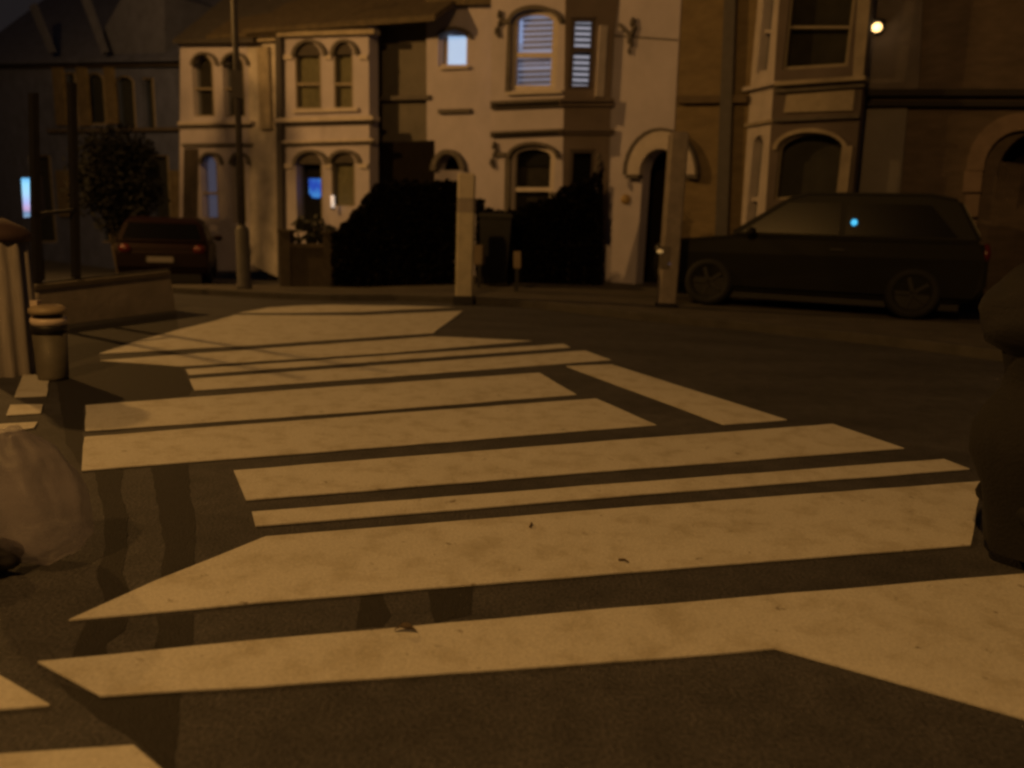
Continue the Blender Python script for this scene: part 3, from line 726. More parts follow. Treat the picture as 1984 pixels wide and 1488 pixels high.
def sq(bm, prof, c, n=4):
    rings = []
    for r, z in prof:
        k = r * 0.16; P = []
        for sx, sy in ((1, 1), (-1, 1), (-1, -1), (1, -1)):
            P += [(sx * r, sy * (r - k)), (sx * (r - k), sy * r)] if sx * sy > 0 else [(sx * (r - k), sy * r), (sx * r, sy * (r - k))]
        rings.append([bm.verts.new((c[0] + x, c[1] + y, c[2] + z)) for x, y in P])
    for A, B in zip(rings, rings[1:]):
        for i in range(8): bm.faces.new((A[i], A[(i + 1) % 8], B[(i + 1) % 8], B[i]))
    bm.faces.new(list(reversed(rings[0]))); bm.faces.new(rings[-1])
def beacon_posts():
    b = G(899, 588); ytop = 336
    d = (b - CAM).y
    o = thing('crossing_post', 'white painted crossing post with black foot at the far kerb', 'post', b, 'crossing posts at the far kerb')
    r = 0.125
    top = atY(903, ytop, b.y).z
    def z_at(py): return atY(900, py, b.y).z
    bm = newbm(); sq(bm, [(r * 1.28, 0), (r * 1.28, z_at(575)), (r * 1.02, z_at(572))], b); link('post_foot', bm, BLACKMETAL, o)
    bm = newbm(); sq(bm, [(r, z_at(573)), (r, z_at(412))], b); link('white_sleeve', bm, WHITEPOST, o)
    bm = newbm(); sq(bm, [(r * 0.99, z_at(412) + .001), (r * 0.99, z_at(384))], b); link('grey_band', bm, mat('worn_grey_band', (0.27, 0.24, 0.215), 0.7, 0.2, 5), o)
    bm = newbm(); sq(bm, [(r, z_at(384) + .001), (r, top - 0.03), (r * 0.8, top)], b); link('upper_sleeve', bm, mat('pale_sleeve', (0.5, 0.45, 0.38), 0.6, 0.12, 6), o)
    b2 = G(1290, 594); b2.z = 0.11
    b2 = G(1290, 594, 0.11)
    o = thing('crossing_post', 'dull grey crossing post with push button unit in front of the arched doorway', 'post', b2, 'crossing posts at the far kerb')
    rr = 16.5 * b2.y / FPX
    tz = atY(1300, 256, b2.y).z - b2.z
    bm = newbm(); sq(bm, [(rr * 1.0, 0), (rr * 1.0, tz - 0.03), (rr * 0.75, tz)], b2); link('sleeve', bm, GREYPOST, o)
    bm = newbm(); sq(bm, [(rr * 1.1, 0), (rr * 1.1, 0.05), (rr * 1.0, 0.06)], b2); link('post_foot', bm, BLACKMETAL, o)
    c = atY(1281, 487, b2.y - rr); bm = newbm(); ball(bm, c, 0.048, 2, (1.3, 0.6, 0.7)); link('push_button', bm, mat('amber_lens', (0.6, 0.42, 0.18), 0.3, 0.1, 5, emit=(0.32, 0.2, 0.07), estr=0.8), o)
    c = atY(1294, 511, b2.y - rr); bm = newbm(); ball(bm, c, 0.032, 2, (0.8, 0.6, 1.1)); link('indicator_light', bm, mat('blue_led', (0.1, .15, .3), 0.3, 0.1, 5, emit=(0.06, 0.09, 0.2), estr=1), o)
    bm = newbm(); p = atY(1288, 498, b2.y - rr * 0.95); box(bm, (p.x, p.y, p.z), (0.13, 0.06, 0.30)); link('button_box', bm, mat('button_box_grey', (0.13, 0.115, 0.105), 0.5, 0.2, 8), o)
beacon_posts()

def left_wall():
    A, B = G(132, 628), G(341, 601)
    P = Plane.through((A.x, A.y), (B.x, B.y))
    z1 = P.pt(80, 545).z; 
    o = thing('garden_wall', 'low rendered wall at the left with dark coping', 'wall', A)
    pts = [(70, 640), (74, 556), (329, 530), (341, 602), (132, 630)]
    plate('wall_face', pts, P, 0.0, 0.22, LOWWALL, o)
    plate('coping', [(70, 562), (70, 553), (331, 525), (331, 533)], P, 0.03, 0.28, mat('coping_stone', (0.09, 0.075, 0.06), 0.85, 0.2, 5), o)
    f = thing('iron_railing', 'black iron railing with tall posts standing on the low left wall', 'railing', A + Vector((0, 0, 0.5)))
    plate('rail', [(72, 553), (72, 547), (331, 520), (331, 525)], P, -0.05, 0.05, BLACKMETAL, f)
    for x0, y0, x1, y1, w in ((69, 180, 76, 552, 12), (143, 160, 152, 545, 11)):
        plate('post', [(x1 - w / 2, y1), (x0 - w / 2, y0), (x0 + w / 2, y0), (x1 + w / 2, y1)], P, -0.06, 0.06, BLACKMETAL, f)
    plate('rail', [(66, 420), (66, 413), (150, 404), (150, 410)], P, -0.06, 0.04, BLACKMETAL, f)
left_wall()

def litter_bin():
    b = G(104, 735); r = 30 * b.y / FPX * 1.02
    def z_at(py): return atY(104, py, b.y).z
    o = thing('litter_bin', 'short round litter bin with pale rim at the left kerb', 'bin', b)
    bm = newbm(); lathe(bm, [(r * 0.86, 0), (r * 0.9, 0.03), (r, z_at(640))], b, 28); link('bin_body', bm, POSTBIN, o, True)
    bm = newbm(); lathe(bm, [(r * 1.04, z_at(645)), (r * 1.08, z_at(632)), (r * 1.04, z_at(629))], b, 28); link('dark_band', bm, BLACKMETAL, o, True)
    bm = newbm(); lathe(bm, [(r * 0.98, z_at(630)), (r * 1.06, z_at(622)), (r * 1.02, z_at(616))], b, 28); link('rim', bm, LID, o, True)
    bm = newbm(); lathe(bm, [(r * 0.82, z_at(617)), (r * 0.8, z_at(608))], b, 28); link('opening', bm, BLACKMETAL, o, True)
    bm = newbm(); lathe(bm, [(r * 1.1, z_at(607)), (r * 1.1, z_at(598)), (r * 0.8, z_at(592)), (r * 0.2, z_at(590))], b, 28); link('lid', bm, mat('lid_top', (0.3, 0.24, 0.16), 0.5, 0.15, 6), o, True)
    bm = newbm(); c = atY(70, 600, b.y - 0.02); box(bm, (c.x, c.y, c.z), (0.05, 0.05, 0.13)); link('hinge_block', bm, LID, o)
litter_bin()

def fluted_pillar():
    b = G(20, 722)
    o = thing('fluted_pillar', 'grey fluted pillar cut by the left edge of the frame', 'pillar', b)
    bm = newbm(); n = 72; r = 0.19; h = atY(30, 468, b.y).z
    prof = [(0, 1), (h, 0.96)]
    rings = []
    for z, s in prof:
        rings.append([bm.verts.new((b.x + math.cos(2 * math.pi * i / n) * r * s * (1 + 0.075 * math.sin(i * 2 * math.pi / 6)), b.y + math.sin(2 * math.pi * i / n) * r * s * (1 + 0.075 * math.sin(i * 2 * math.pi / 6)), z)) for i in range(n)])
    for i in range(n): bm.faces.new((rings[0][i], rings[0][(i + 1) % n], rings[1][(i + 1) % n], rings[1][i]))
    bm.faces.new(rings[1]); link('shaft', bm, mat('pillar_grey', (0.22, 0.20, 0.195), 0.8, 0.25, 4, stretch=(6, 6, 0.7)), o, True)
    bm = newbm(); lathe(bm, [(0.2, h), (0.215, h + 0.02), (0.215, h + 0.06), (0.17, h + 0.1), (0.05, h + 0.16)], (b.x, b.y, 0), 28); link('cap', bm, mat('cap_red', (0.05, 0.028, 0.026), 0.8, 0.2, 5), o, True)
fluted_pillar()

# ------------------------------------------------------------------ plants
def leaf_mass(bm, c, r, n, size, seed, flat=1.0):
    rnd = random.Random(seed); cl = []
    for _ in range(max(8, n // 60)):
        while True:
            v = Vector((rnd.uniform(-1, 1), rnd.uniform(-1, 1), rnd.uniform(-1, 1)))
            if v.length < 1: break
        cl.append((v * 0.85, rnd.uniform(0.18, 0.36)))
    for _ in range(n):
        k, s = rnd.choice(cl)
        v = k + Vector((rnd.gauss(0, s * .5), rnd.gauss(0, s * .5), rnd.gauss(0, s * .5)))
        p = Vector((c[0] + v.x * r[0], c[1] + v.y * r[1], c[2] + v.z * r[2]))
        a = Vector((rnd.gauss(0, 1), rnd.gauss(0, 1), rnd.gauss(0, 1))).normalized(); b = a.orthogonal().normalized()
        q = size * rnd.uniform(0.6, 1.3)
        vs = [bm.verts.new(p + a * q), bm.verts.new(p + b * q * .5), bm.verts.new(p - a * q), bm.verts.new(p - b * q * .5)]
        bm.faces.new(vs)
def bush(name, label, cat, px, py, Y, wpx, hpx, n, seed, leaf=0.07, m=LEAF):
    c = atY(px, py, Y); g = gz(c.x, Y) + 0.1
    rx = wpx * Y / FPX / 2; rz = hpx * Y / FPX / 2
    o = thing(name, label, cat, (c.x, Y, g))
    bm = newbm(); leaf_mass(bm, c, (rx, rx * 0.8, rz), n, leaf, seed); link('foliage', bm, m, o)
    bm = newbm(); rnd = random.Random(seed)
    for i in range(5):
        t = Vector((rnd.uniform(-.6, .6) * rx, rnd.uniform(-.4, .4) * rx, rz * rnd.uniform(-.2, .5)))
        cyl(bm, (c.x + t.x * .15, Y, g - 0.05), c + t, 0.05, 0.012, 7)
    link('stems', bm, BARK, o)
bush('dark_bush', 'large dark leafy bush in front of the dim far left house', 'bush', 226, 345, 20.0, 165, 200, 7000, 3, 0.075, mat('night_leaves', (0.014, 0.015, 0.016), 0.8, 0.5, 3, spec=0.2))
bush('front_garden_shrub', 'low straggly shrub under the television window', 'shrub', 600, 452, 15.6, 90, 66, 900, 5, 0.06)
HEDGE = mat('black_green_leaves', (0.0075, 0.0068, 0.0055), 0.9, 0.5, 3, spec=0.03)
def hedge(label, x0, x1, top, Y, n, seed):
    c = atY((x0 + x1) / 2, 470, Y); g = gz(c.x, Y) + (0.1 if x0 > 850 else 0)
    o = thing('clipped_hedge', label, 'hedge', (c.x, Y, g))
    bm = newbm(); rnd = random.Random(seed)
    for _ in range(n):
        px = rnd.uniform(x0, x1); tp = top(px) + 2.5 * math.sin(px * 0.31) + 2.5 * math.sin(px * 0.083 + 2)
        py = 562 - (562 - tp) * rnd.random() ** 0.8
        p = atY(px, py, Y + rnd.uniform(-0.3, 0.3)); p.z = max(p.z, g)
        a = Vector((rnd.gauss(0, 1), rnd.gauss(0, 1), rnd.gauss(0, 1))).normalized(); b = a.orthogonal().normalized(); q = 0.045 * rnd.uniform(.5, 1.4)
        bm.faces.new([bm.verts.new(p + a * q), bm.verts.new(p + b * q * .6), bm.verts.new(p - a * q), bm.verts.new(p - b * q * .6)])
    link('foliage', bm, HEDGE, o)
    bm = newbm(); xs = [x0 + 14 + (x1 - x0 - 28) * k / 24 for k in range(25)]
    core = [atY(x, top(x) + 14, Y + 0.05) for x in xs] + [atY(xs[-1], 560, Y + 0.05), atY(xs[0], 560, Y + 0.05)]
    extrude_loops(bm, [core], Vector((0, 0.3, 0))); link('branch_mass', bm, HEDGE, o)
    bm = newbm()
    for k in range(7):
        px = x0 + (x1 - x0) * (k + .8) / 8; p = atY(px, 555, Y); p.z = g; cyl(bm, p, atY(px + 4, top(px) + 60, Y), 0.04, 0.012, 8)
    link('stems', bm, BARK, o)
hedge('broad near-black hedge filling the gap between the paired-window house and the white post', 642, 888, lambda x: 352 if x > 735 else 352 + (735 - x) * 1.15, 15.0, 15000, 31)
hedge('near-black hedge below the central bay with its top slanting up to the right', 922, 1168, lambda x: 388 if x < 938 else (407 if x < 1002 else 407 - (x - 1002) * 0.46), 15.0, 13000, 32)
bush('front_garden_shrub', 'dark clipped shrub at the left foot of the broad black hedge', 'shrub', 655, 492, 15.3, 60, 110, 1200, 8, 0.06, HEDGE)

# bare street tree by the corner lamp: it throws the branch shadows on the pale end wall
def street_tree():
    b = Vector((-11.3, 15.3, gz(-11.3, 15.3)))
    o = thing('street_tree', 'thin leafy street tree beyond the left edge', 'tree', b)
    bm = newbm(); rnd = random.Random(21); tips = []
    def grow(p, d, L, r, k):
        q = p + d * L; cyl(bm, p, q, r, r * 0.72, 8, False)
        if k == 0: tips.append(q); return
        for _ in range(3):
            e = (d + Vector((rnd.uniform(-.5, .5), rnd.uniform(-.5, .5), rnd.uniform(-.1, .5)))).normalized()
            grow(q, e, 0.75 if k == 4 else L * 0.75, r * 0.6, k - 1)
    grow(b, Vector((0.0, 0, 1)), 4.9, 0.09, 4)
    link('trunk', bm, BARK, o, True)
    bm = newbm()
    for t in tips:
        for _ in range(2):
            p = t + Vector((rnd.gauss(0, .22), rnd.gauss(0, .22), rnd.gauss(0, .2))); a = Vector((rnd.gauss(0, 1), rnd.gauss(0, 1), rnd.gauss(0, 1))).normalized(); q = a.orthogonal().normalized()
            bm.faces.new([bm.verts.new(p + a * .08), bm.verts.new(p + q * .05), bm.verts.new(p - a * .08), bm.verts.new(p - q * .05)])
    link('crown', bm, LEAF, o)
street_tree()

# ------------------------------------------------------------------ vehicles
def vehicle(name, label, lower, upper, W, wheels, wr, loc, heading, paint, glass_sides, glass_front, glass_rear, lights_front, lights_rear, plate_front=None, plate_rear=None, group=None, top_w=0.80):
    """profiles in metres: x forward, z up; body = one mesh; heading = unit vector the nose points to"""
    o = thing(name, label, name.split('_')[-1], loc, group)
    h = Vector((heading[0], heading[1], 0)).normalized(); s = Vector((-h.y, h.x, 0))
    R = Matrix(((h.x, s.x, 0, loc[0]), (h.y, s.y, 0, loc[1]), (0, 0, 1, loc[2]), (0, 0, 0, 1)))
    zb, zt = min(p[1] for p in upper), max(p[1] for p in upper)
    def half(z): return W / 2 if z <= zb else W / 2 * (1 - (1 - top_w) * (z - zb) / (zt - zb))
    def solid(bm, prof, hw, inset=0):
        L = [bm.verts.new((x, hw(z), z)) for x, z in prof]; Rr = [bm.verts.new((x, -hw(z), z)) for x, z in prof]
        n = len(prof)
        for i in range(n): bm.faces.new((L[i], L[(i + 1) % n], Rr[(i + 1) % n], Rr[i]))
        bm.faces.new(L); bm.faces.new(list(reversed(Rr)))
    bm = newbm(); solid(bm, lower, lambda z: W / 2 * (0.94 if z < 0.35 else 1.0)); solid(bm, upper, lambda z: half(z) - 0.01)
    bmesh.ops.recalc_face_normals(bm, faces=bm.faces)
    bmesh.ops.bevel(bm, geom=[e for e in bm.edges if len(e.link_faces) == 2 and e.calc_face_angle(0) > 0.5], offset=0.05, segments=3, affect='EDGES')
    bmesh.ops.transform(bm, matrix=R, verts=bm.verts); link('body', bm, paint, o, False)
    bm = newbm(); box(bm, (0, 0, 0.27), (3.9, W - 0.36, 0.26)); bmesh.ops.transform(bm, matrix=R, verts=bm.verts); link('underbody', bm, BLACKMETAL, o)
    # glass
    for prof in glass_sides:
        for sg in (1, -1):
            bm = newbm(); P = [Vector((x, sg * (half(z) + 0.004), z)) for x, z in prof]
            extrude_loops(bm, [P], Vector((0, -sg * 0.03, 0))); bmesh.ops.transform(bm, matrix=R, verts=bm.verts); link('side_window', bm, CARGLASS, o)
    for nm, seg in (('windscreen', glass_front), ('rear_window', glass_rear)):
        if not seg: continue
        (x0, z0), (x1, z1) = seg; nv = Vector((z1 - z0, 0, -(x1 - x0))).normalized()
        if nm == 'windscreen' and nv.x < 0: nv = -nv
        if nm == 'rear_window' and nv.x > 0: nv = -nv
        P = [Vector((x0, half(z0) - .1, z0)), Vector((x1, half(z1) - .1, z1)), Vector((x1, -half(z1) + .1, z1)), Vector((x0, -half(z0) + .1, z0))]
        P = [p + nv * 0.008 for p in P]
        bm = newbm(); extrude_loops(bm, [P], -nv * 0.03); bmesh.ops.transform(bm, matrix=R, verts=bm.verts); link(nm, bm, CARGLASS, o)
    for wx in wheels:
        for sg in (1, -1):
            bm = newbm(); y = sg * (W / 2 - 0.10)
            # torus-like tyre
            n, k = 28, 8; rings = []
            for i in range(n):
                a = 2 * math.pi * i / n; ring = []
                for j in range(k):
                    t = 2 * math.pi * j / k
                    rr = wr - 0.075 + 0.075 * math.cos(t); ring.append(bm.verts.new((wx + rr * math.cos(a), y + 0.115 * math.sin(t), wr + rr * math.sin(a))))
                rings.append(ring)
            for i in range(n):
                for j in range(k): bm.faces.new((rings[i][j], rings[(i + 1) % n][j], rings[(i + 1) % n][(j + 1) % k], rings[i][(j + 1) % k]))
            bmesh.ops.transform(bm, matrix=R, verts=bm.verts); w = link('wheel', bm, TYRE, o, True)
            bm = newbm(); yo = y + sg * 0.06
            cyl(bm, (wx, yo - sg * 0.05, wr), (wx, yo, wr), wr - 0.12, wr - 0.14, 28)
            for q in range(5):
                a = 2 * math.pi * q / 5
                vs = box(bm, (0, 0, 0), (wr - 0.14, 0.035, 0.05)); m4 = Matrix.Translation((wx, yo + sg * 0.012, wr)) @ Matrix.Rotation(a, 4, 'Y') @ Matrix.Translation(((wr - 0.14) / 2, 0, 0))
                for v in vs: v.co = m4 @ v.co
            bmesh.ops.transform(bm, matrix=R, verts=bm.verts); link('rim', bm, RIM, w)
    def lamps(nm, items, m):
        for (x, y, z, sx, sy, sz) in items:
            for sg in (1, -1):
                bm = newbm(); ball(bm, (0, 0, 0), 1, 2)
                for v in bm.verts: v.co = Vector((x + v.co.x * sx, sg * y + v.co.y * sy, z + v.co.z * sz))
                bmesh.ops.transform(bm, matrix=R, verts=bm.verts); link(nm, bm, m, o, True)
    lamps('headlight', lights_front, LENS); lamps('tail_light', lights_rear, LENSRED)
    for pp in (plate_front, plate_rear):
        if pp:
            bm = newbm(); box(bm, (pp[0], pp[1], pp[2]), (0.02, 0.5, 0.11)); bmesh.ops.transform(bm, matrix=R, verts=bm.verts); link('number_plate', bm, PLATE, o)
    for sg in (1, -1):
        bm = newbm(); xm = glass_front[0][0] - 0.28
        ball(bm, (0, 0, 0), 1, 2)
        for v in bm.verts: v.co = Vector((xm + v.co.x * 0.07, sg * (W / 2 + 0.09) + v.co.y * 0.11, zb + 0.08 + v.co.z * 0.07))
        bmesh.ops.transform(bm, matrix=R, verts=bm.verts); link('wing_mirror', bm, paint, o, True)
        bm = newbm(); box(bm, (-0.35, sg * (W / 2 + 0.012), zb - 0.12), (0.18, 0.03, 0.03)); bmesh.ops.transform(bm, matrix=R, verts=bm.verts); link('door_handle', bm, RIM if paint is not CARBLACK else BLACKMETAL, o)
    return o

SUV_LO = [(2.15, 0.30), (2.22, 0.55), (2.18, 0.80), (2.0, 0.95), (0.95, 1.06), (-2.1, 1.08), (-2.2, 0.85), (-2.22, 0.45), (-2.1, 0.28), (-1.75, 0.26), (1.7, 0.26)]
SUV_UP = [(1.15, 1.02), (0.35, 1.60), (0.1, 1.68), (-1.45, 1.69), (-1.8, 1.62), (-2.12, 1.04)]
CAR_LO = [(2.0, 0.28), (2.06, 0.5), (2.0, 0.70), (1.85, 0.82), (0.95, 0.95), (-1.85, 0.98), (-2.0, 0.8), (-2.02, 0.42), (-1.9, 0.26), (1.7, 0.24)]
CAR_UP = [(1.1, 0.92), (0.3, 1.38), (0.05, 1.46), (-1.2, 1.46), (-1.55, 1.38), (-1.92, 0.95)]

def suv():
    c = G(1590, 604); y = 11.6
    c = Vector((atY(1590, 590, 11.3).x, 11.9, 0.105))
    o = vehicle('parked_car', 'large dark greenish car parked broadside in front of the right bay', SUV_LO, SUV_UP, 1.86, (1.36, -1.36), 0.36, c, (-0.93, 0.37), CARDARK,
            [[(0.95, 1.10), (0.35, 1.52), (-0.35, 1.54), (-0.35, 1.10)], [(-0.43, 1.10), (-0.43, 1.54), (-1.45, 1.53), (-1.80, 1.12)]],
            ((1.08, 1.10), (0.42, 1.55)), ((-2.07, 1.15), (-1.84, 1.56)), [(2.12, 0.7, 0.80, 0.12, 0.16, 0.09)], [(-2.16, 0.78, 0.90, 0.07, 0.12, 0.16)], (2.235, 0, 0.5), (-2.235, 0, 0.6), 'cars parked outside the houses')
    q = atY(1655, 431, c.y - 1.02); bm = newbm(); ball(bm, q, 0.045, 2, (1, 0.5, 1)); link('alarm_light', bm, mat('cyan_led', (0.1, .4, .6), 0.4, 0, 5, emit=(0.07, 0.55, 0.95), estr=1.1), o, True)
suv()
def red_car():
    c = Vector((atY(322, 500, 17.6).x, 17.9, gz(-7.3, 17.6)))
    vehicle('parked_car', 'dark red car parked in the side street behind the low left wall', CAR_LO, CAR_UP, 1.78, (1.25, -1.25), 0.31, c, (-0.32, 0.94), CARRED,
            [[(0.85, 1.0), (0.3, 1.32), (-0.3, 1.34), (-0.3, 1.0)], [(-0.38, 1.0), (-0.38, 1.34), (-1.2, 1.33), (-1.55, 1.02)]],
            ((1.0, 1.0), (0.38, 1.33)), ((-1.86, 1.02), (-1.58, 1.34)), [(1.94, 0.62, 0.68, 0.1, 0.16, 0.08)], [(-1.96, 0.70, 0.82, 0.06, 0.12, 0.10)], None, (-2.03, 0.05, 0.62), 'cars parked outside the houses')
red_car()

# ------------------------------------------------------------------ front garden things
def wheelie_bin(px, py, Y, label, h=1.08):
    c = atY(px, py, Y); g = 0.105 + gz(c.x, Y)
    o = thing('wheelie_bin', label, 'bin', (c.x, Y, g), 'wheelie bins in the central front garden')
    bm = newbm()
    lo = [(-.22, -.25), (.22, -.25), (.22, .25), (-.22, .25)]; up = [(-.28, -.33), (.28, -.33), (.28, .33), (-.28, .33)]
    A = [bm.verts.new((c.x + x, Y + y, g + 0.06)) for x, y in lo]; B = [bm.verts.new((c.x + x, Y + y, g + h - 0.12)) for x, y in up]
    for i in range(4): bm.faces.new((A[i], A[(i + 1) % 4], B[(i + 1) % 4], B[i]))
    bm.faces.new(list(reversed(A))); bm.faces.new(B); link('bin_body', bm, BINM, o)
    bm = newbm(); vs = box(bm, (c.x, Y, g + h - 0.06), (0.62, 0.74, 0.09)); bmesh.ops.bevel(bm, geom=bm.edges[:], offset=0.03, segments=2, affect='EDGES'); link('lid', bm, BINM, o)
    bm = newbm(); cyl(bm, (c.x - .3, Y + .26, g + .1), (c.x - .24, Y + .26, g + .1), .1); cyl(bm, (c.x + .24, Y + .26, g + .1), (c.x + .3, Y + .26, g + .1), .1); link('wheels', bm, TYRE, o)
wheelie_bin(958, 520, 14.2, 'black wheelie bin in front of the slanting hedge, right of the white post', 1.30)
def pale_blocks():
    for (x0, y0, x1, y1, Y, lab) in ((918, 475, 939, 513, 13.4, 'small pale upright block beside the white post'), (995, 487, 1009, 520, 12.9, 'narrow pale upright marker in front of the slanting hedge')):
        P = [atY(x, y, Y) for x, y in ((x0, y1), (x0, y0), (x1, y0), (x1, y1))]
        b = Vector(((P[0].x + P[3].x) / 2, Y, 0.105))
        o = thing('marker_post', lab, 'post', b)
        bm = newbm(); extrude_loops(bm, [P], Vector((0, 0.06, 0))); bmesh.ops.bevel(bm, geom=bm.edges[:], offset=0.008, segments=2, affect='EDGES'); link('pale_panel', bm, mat('pale_marker', (0.26, 0.2, 0.13), 0.6, 0.15, 5), o)
        zt = min(p.z for p in P)
        bm = newbm(); box(bm, (b.x, Y + 0.03, (0.1 + zt) / 2 - .002), (0.06, 0.05, zt - 0.1)); link('stake', bm, BLACKMETAL, o)
pale_blocks()
def front_walls():
    o = thing('garden_wall', 'dark low garden wall below the television window', 'wall', atY(600, 540, 14.9))
    Y = 15.0
    a, b = atY(548, 480, Y), atY(664, 480, Y); g = gz(a.x, Y)
    bm = newbm(); box(bm, ((a.x + b.x) / 2, Y, g + 0.42), (b.x - a.x, 0.22, 0.9)); link('wall_face', bm, mat('dark_garden_brick', (0.05, 0.04, 0.03), 0.9, 0.3, 5, 0.3, 20), o)
    bm = newbm(); box(bm, ((a.x + b.x) / 2, Y, g + 0.90), (b.x - a.x + 0.06, 0.3, 0.07)); link('coping', bm, mat('dark_coping', (0.075, 0.06, 0.045), 0.9, 0.2, 5), o)
    # pier pair
    for px in (556, 640):
        c = atY(px, 480, Y - 0.02); bm = newbm(); box(bm, (c.x, Y - 0.02, g + 0.55), (0.2, 0.3, 1.16)); box(bm, (c.x, Y - 0.02, g + 1.16), (0.26, 0.36, 0.06)); link('pier', bm, mat('dark_garden_brick', (0.05, 0.04, 0.03)), o)
front_walls()

# ------------------------------------------------------------------ the plastic sack at the left
def sack():
    b = G(92, 1090); b.z = 0.008
    k = b.y / FPX
    o = thing('plastic_bag', 'pale crumpled plastic bag with dark rubbish showing at the lower left', 'bag', b)
    bm = newbm(); bmesh.ops.create_icosphere(bm, subdivisions=5, radius=1)
    from mathutils import noise as N
    for v in bm.verts:
        c = v.co.copy(); th = math.atan2(c.y, c.x)
        z = (c.z + 1) / 2                                   # 0 bottom .. 1 top
        w = (0.62 + 0.38 * math.sin(min(1, z * 1.2 + .2) * math.pi * 0.6)) * (1.0 if z < .5 else 1 - 0.50 * ((z - .5) / .5) ** 1.3)
        rg = 1 - abs(N.noise(Vector((th * 1.9, z * 1.4, 3.0)))) * 2
        fold = 1 + 0.05 * math.sin(th * 5 + z * 2) + 0.08 * N.noise(c * 1.7) + 0.05 * rg * rg * (0.3 + z)
        rad = math.sqrt(max(0, c.x * c.x + c.y * c.y)); rad = min(1.0, rad * 1.25)
        v.co = Vector((math.cos(th) * rad * w * 0.185 * fold - 0.09 * z, math.sin(th) * rad * w * 0.15 * fold, z * 0.47 + 0.02 * N.noise(c * 4)))
        v.co.z = max(v.co.z, 0.0); v.co += b
    link('bag_skin', bm, BAGM, o, True)
    bm = newbm(); vs = ball(bm, (0, 0, 0), 1, 4)
    for v in vs:
        f = 1 + 0.18 * N.noise(v.co * 2.5)
        v.co = Vector((b.x - 0.15 + v.co.x * 0.12 * f, b.y - 0.10 + v.co.y * 0.08 * f, max(0.0, b.z + 0.055 + v.co.z * 0.065 * f)))
    link('dark_contents', bm, BAGDARK, o, True)
sack()

# ------------------------------------------------------------------ figure added in place of a silhouette reflected in the window glass
def skin_mesh(name, chains, m, parent, sub=2):
    """chains: list of [(point, radius), ...]; later chains start at an existing point"""
    vs, es, rs, idx = [], [], [], {}
    for ch in chains:
        prev = None
        for p, r in ch:
            key = tuple(round(c, 4) for c in p)
            if key not in idx: idx[key] = len(vs); vs.append(p); rs.append(r)
            i = idx[key]
            if prev is not None and (prev, i) not in es: es.append((prev, i))
            prev = i
    me = bpy.data.meshes.new(name); me.from_pydata([tuple(v) for v in vs], es, []); me.update()
    o = bpy.data.objects.new(name, me); COL.objects.link(o)
    md = o.modifiers.new('skin', 'SKIN'); md.use_smooth_shade = True
    for i, d in enumerate(me.skin_vertices[0].data):
        d.radius = (rs[i], rs[i]); d.use_root = (i == 0)
    o.modifiers.new('sub', 'SUBSURF').levels = sub; o.modifiers['sub'].render_levels = sub
    me.materials.append(m)
    if parent is not None:
        o.parent = parent; o.matrix_parent_inverse = root_matrix(parent).inverted()
    return o
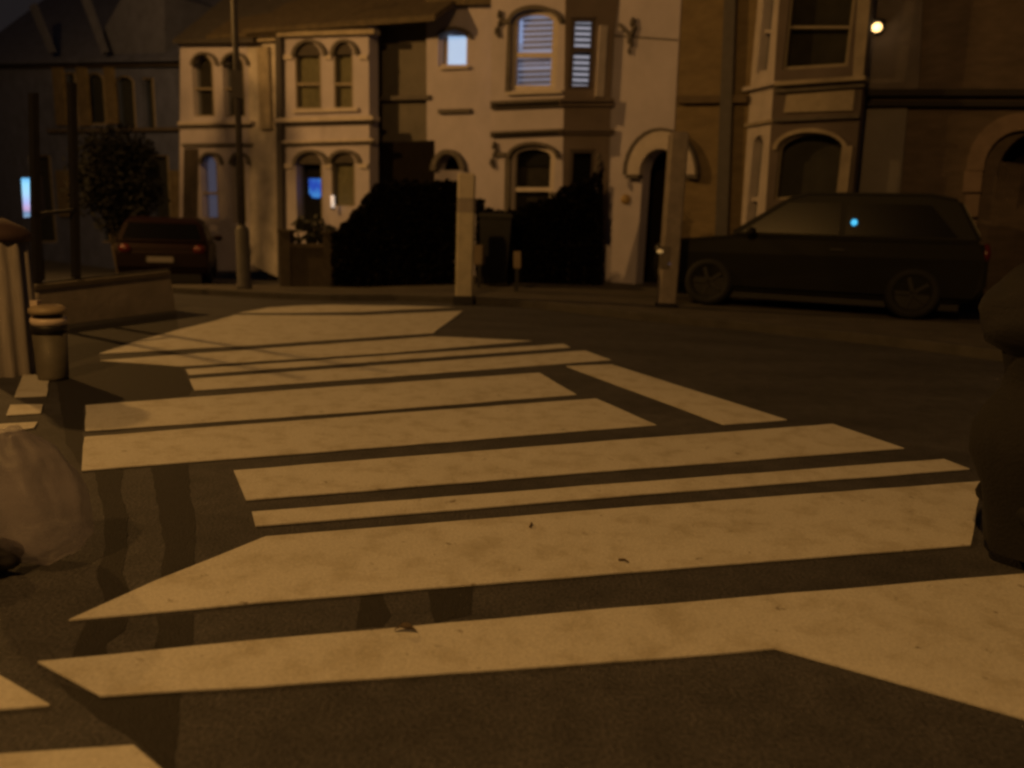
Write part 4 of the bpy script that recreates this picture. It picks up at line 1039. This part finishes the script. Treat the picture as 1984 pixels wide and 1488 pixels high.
def person():  # added figure standing in for the reflected silhouette
    b = G(2013, 1090); b.z = 0
    o = thing('person', 'dark hooded figure in place of a reflected silhouette at the right edge of the picture', 'person', b)
    P = lambda x, y, z: (b.x - x - 0.15 * z, b.y + y, z)
    pel = (P(0.0, 0, 0.22), 0.14); che = (P(0.01, 0.0, 0.45), 0.15); nek = (P(0.0, 0, 0.66), 0.11)
    ch = [[pel, (P(0.0, 0, .34), 0.14), che, (P(0, 0, .57), 0.13), nek, (P(-0.01, 0, 0.80), 0.10), (P(-0.03, 0, 0.95), 0.09)]]
    for s in (1, -1):
        ch.append([pel, (P(0.06, s * 0.12, 0.24), 0.11), (P(-0.20, s * 0.16, 0.43), 0.075), (P(-0.05, s * 0.15, 0.20), 0.06), (P(0.05, s * 0.15, 0.06), 0.045), (P(-0.12, s * 0.17, 0.03), 0.035)])
        ch.append([che, (P(0.01, s * 0.20, 0.55), 0.08), (P(0.0, s * 0.27, 0.34), 0.055), (P(-0.20, s * 0.12, 0.44), 0.04), (P(-0.25, s * 0.10, 0.45), 0.03)])
    skin_mesh('body', ch, COAT, o)
    # hands with five fingers each, resting over the knees
    for s in (1, -1):
        pc = (P(-0.25, s * 0.10, 0.45), 0.028)
        hc = [[pc, (P(-0.29, s * 0.09, 0.45), 0.026)]]
        for k, (dy, L) in enumerate(((-0.026, 0.06), (-0.009, 0.07), (0.009, 0.066), (0.026, 0.052))):
            hc.append([(P(-0.29, s * 0.09, 0.45), 0.026), (P(-0.315, s * 0.09 + dy, 0.447), 0.009), (P(-0.315 - L * .5, s * 0.09 + dy, 0.435), 0.0085), (P(-0.315 - L * .75, s * 0.09 + dy, 0.405), 0.0075)])
        hc.append([pc, (P(-0.26, s * 0.10 - 0.035, 0.44), 0.011), (P(-0.295, s * 0.10 - 0.05, 0.425), 0.009)])
        skin_mesh('hand', hc, SKIN, o)
    bm = newbm(); rings = []; n = 56
    for r, z in ((0.13, 0.80), (0.122, 0.73), (0.135, 0.67), (0.185, 0.60), (0.225, 0.52), (0.232, 0.42), (0.205, 0.30), (0.19, 0.16), (0.185, 0.05)):
        rings.append([bm.verts.new((b.x - 0.15 * z + math.cos(a) * r * (1 + (0.14 * (0.85 - z) * math.sin(a * 6 + z * 7) + 0.05 * math.sin(z * 19 + a * 2)) * 0.6), b.y + math.sin(a) * r * 0.95 * (1 + 0.06 * (0.72 - z) * math.sin(a * 5 + 1)), z)) for a in (2 * math.pi * i / n for i in range(n))])
    for A, B in zip(rings, rings[1:]):
        for i in range(n): bm.faces.new((A[i], A[(i + 1) % n], B[(i + 1) % n], B[i]))
    link('coat', bm, COAT, o, True)
    # hood and face
    from mathutils import noise as N
    bm = newbm(); vs = ball(bm, (0, 0, 0), 1, 4)
    for v in vs:
        c = v.co.copy(); f = 1 + 0.13 * N.noise(c * 2.2) + 0.05 * N.noise(c * 6)
        if c.z < -0.3: f *= 1 - 0.35 * (-c.z - 0.3)
        v.co = Vector((b.x - 0.13 - c.x * 0.22 * f, b.y + c.y * 0.17 * f, 0.925 + c.z * 0.21 * f))
    link('hood', bm, COAT, o, True)
    bm = newbm(); vs = ball(bm, (0, 0, 0), 1, 4)
    for v in vs:
        c = v.co
        nose = 0.022 * math.exp(-((c.y / .18) ** 2 + ((c.z + .08) / .25) ** 2)) if c.x < 0 else 0
        eye = -0.010 * (math.exp(-(((abs(c.y) - .38) / .16) ** 2 + ((c.z - .12) / .13) ** 2))) if c.x < 0 else 0
        mouth = 0.006 * math.exp(-((c.y / .3) ** 2 + ((c.z + .5) / .1) ** 2)) if c.x < 0 else 0
        v.co = Vector((b.x + 0.015 - c.x * 0.06 + nose + eye + mouth, b.y + c.y * 0.075, 0.92 + c.z * 0.105))
    link('face', bm, SKIN, o, True)
person()

# ------------------------------------------------------------------ litter on the crossing
def leaf_at(px, py, w, name, label, cat, m, kind):
    p = G(px, py, 0.012); k = p.y / FPX
    bm = newbm()
    if kind == 'leaf':
        L = w * k / 2; ring = []
        ctr = [bm.verts.new((p.x + L * (i / 4 - 1), p.y + 0.006 * math.sin(i), 0.014 + 0.012 * math.sin(i * .4))) for i in range(9)]
        for sg in (1, -1):
            e = [bm.verts.new((p.x + L * (i / 4 - 1), p.y + sg * 0.33 * L * math.sin(math.pi * (0.06 + i / 8 * 0.88)) * (1.2 if i % 2 else .9), 0.016 + 0.022 * math.sin(math.pi * i / 8))) for i in range(9)]
            for i in range(8): bm.faces.new((ctr[i], ctr[i + 1], e[i + 1], e[i]))
        o = link(name, bm, m)
        md = o.modifiers.new('thick', 'SOLIDIFY'); md.thickness = 0.002
    else:
        d = Vector(kind); a = p - d * (w * k / 2); c = p + d * (w * k / 2); a.z = c.z = 0.015; mid = (a + c) / 2 + Vector((0.004, 0.004, 0.004))
        cyl(bm, a, mid, 0.0045, 0.004, 7); cyl(bm, mid, c, 0.004, 0.0025, 7); o = link(name, bm, m)
    return tag(o, label, cat)
DEAD = mat('dead_leaf', (0.10, 0.075, 0.05), 0.9, 0.3, 20); TWIG = mat('twig_bark', (0.085, 0.06, 0.035), 0.9, 0.3, 20)
leaf_at(785, 1225, 48, 'fallen_leaf', 'curled brown leaf lying on the nearest long white bar', 'leaf', DEAD, 'leaf')
leaf_at(1028, 1018, 24, 'twig', 'thin twig pointing away from the viewer on the wide white bar', 'twig', TWIG, (0.12, 1, 0))
leaf_at(1208, 1088, 22, 'twig', 'thin twig lying crosswise near the lower edge of the wide white bar', 'twig', TWIG, (0.9, -0.45, 0))
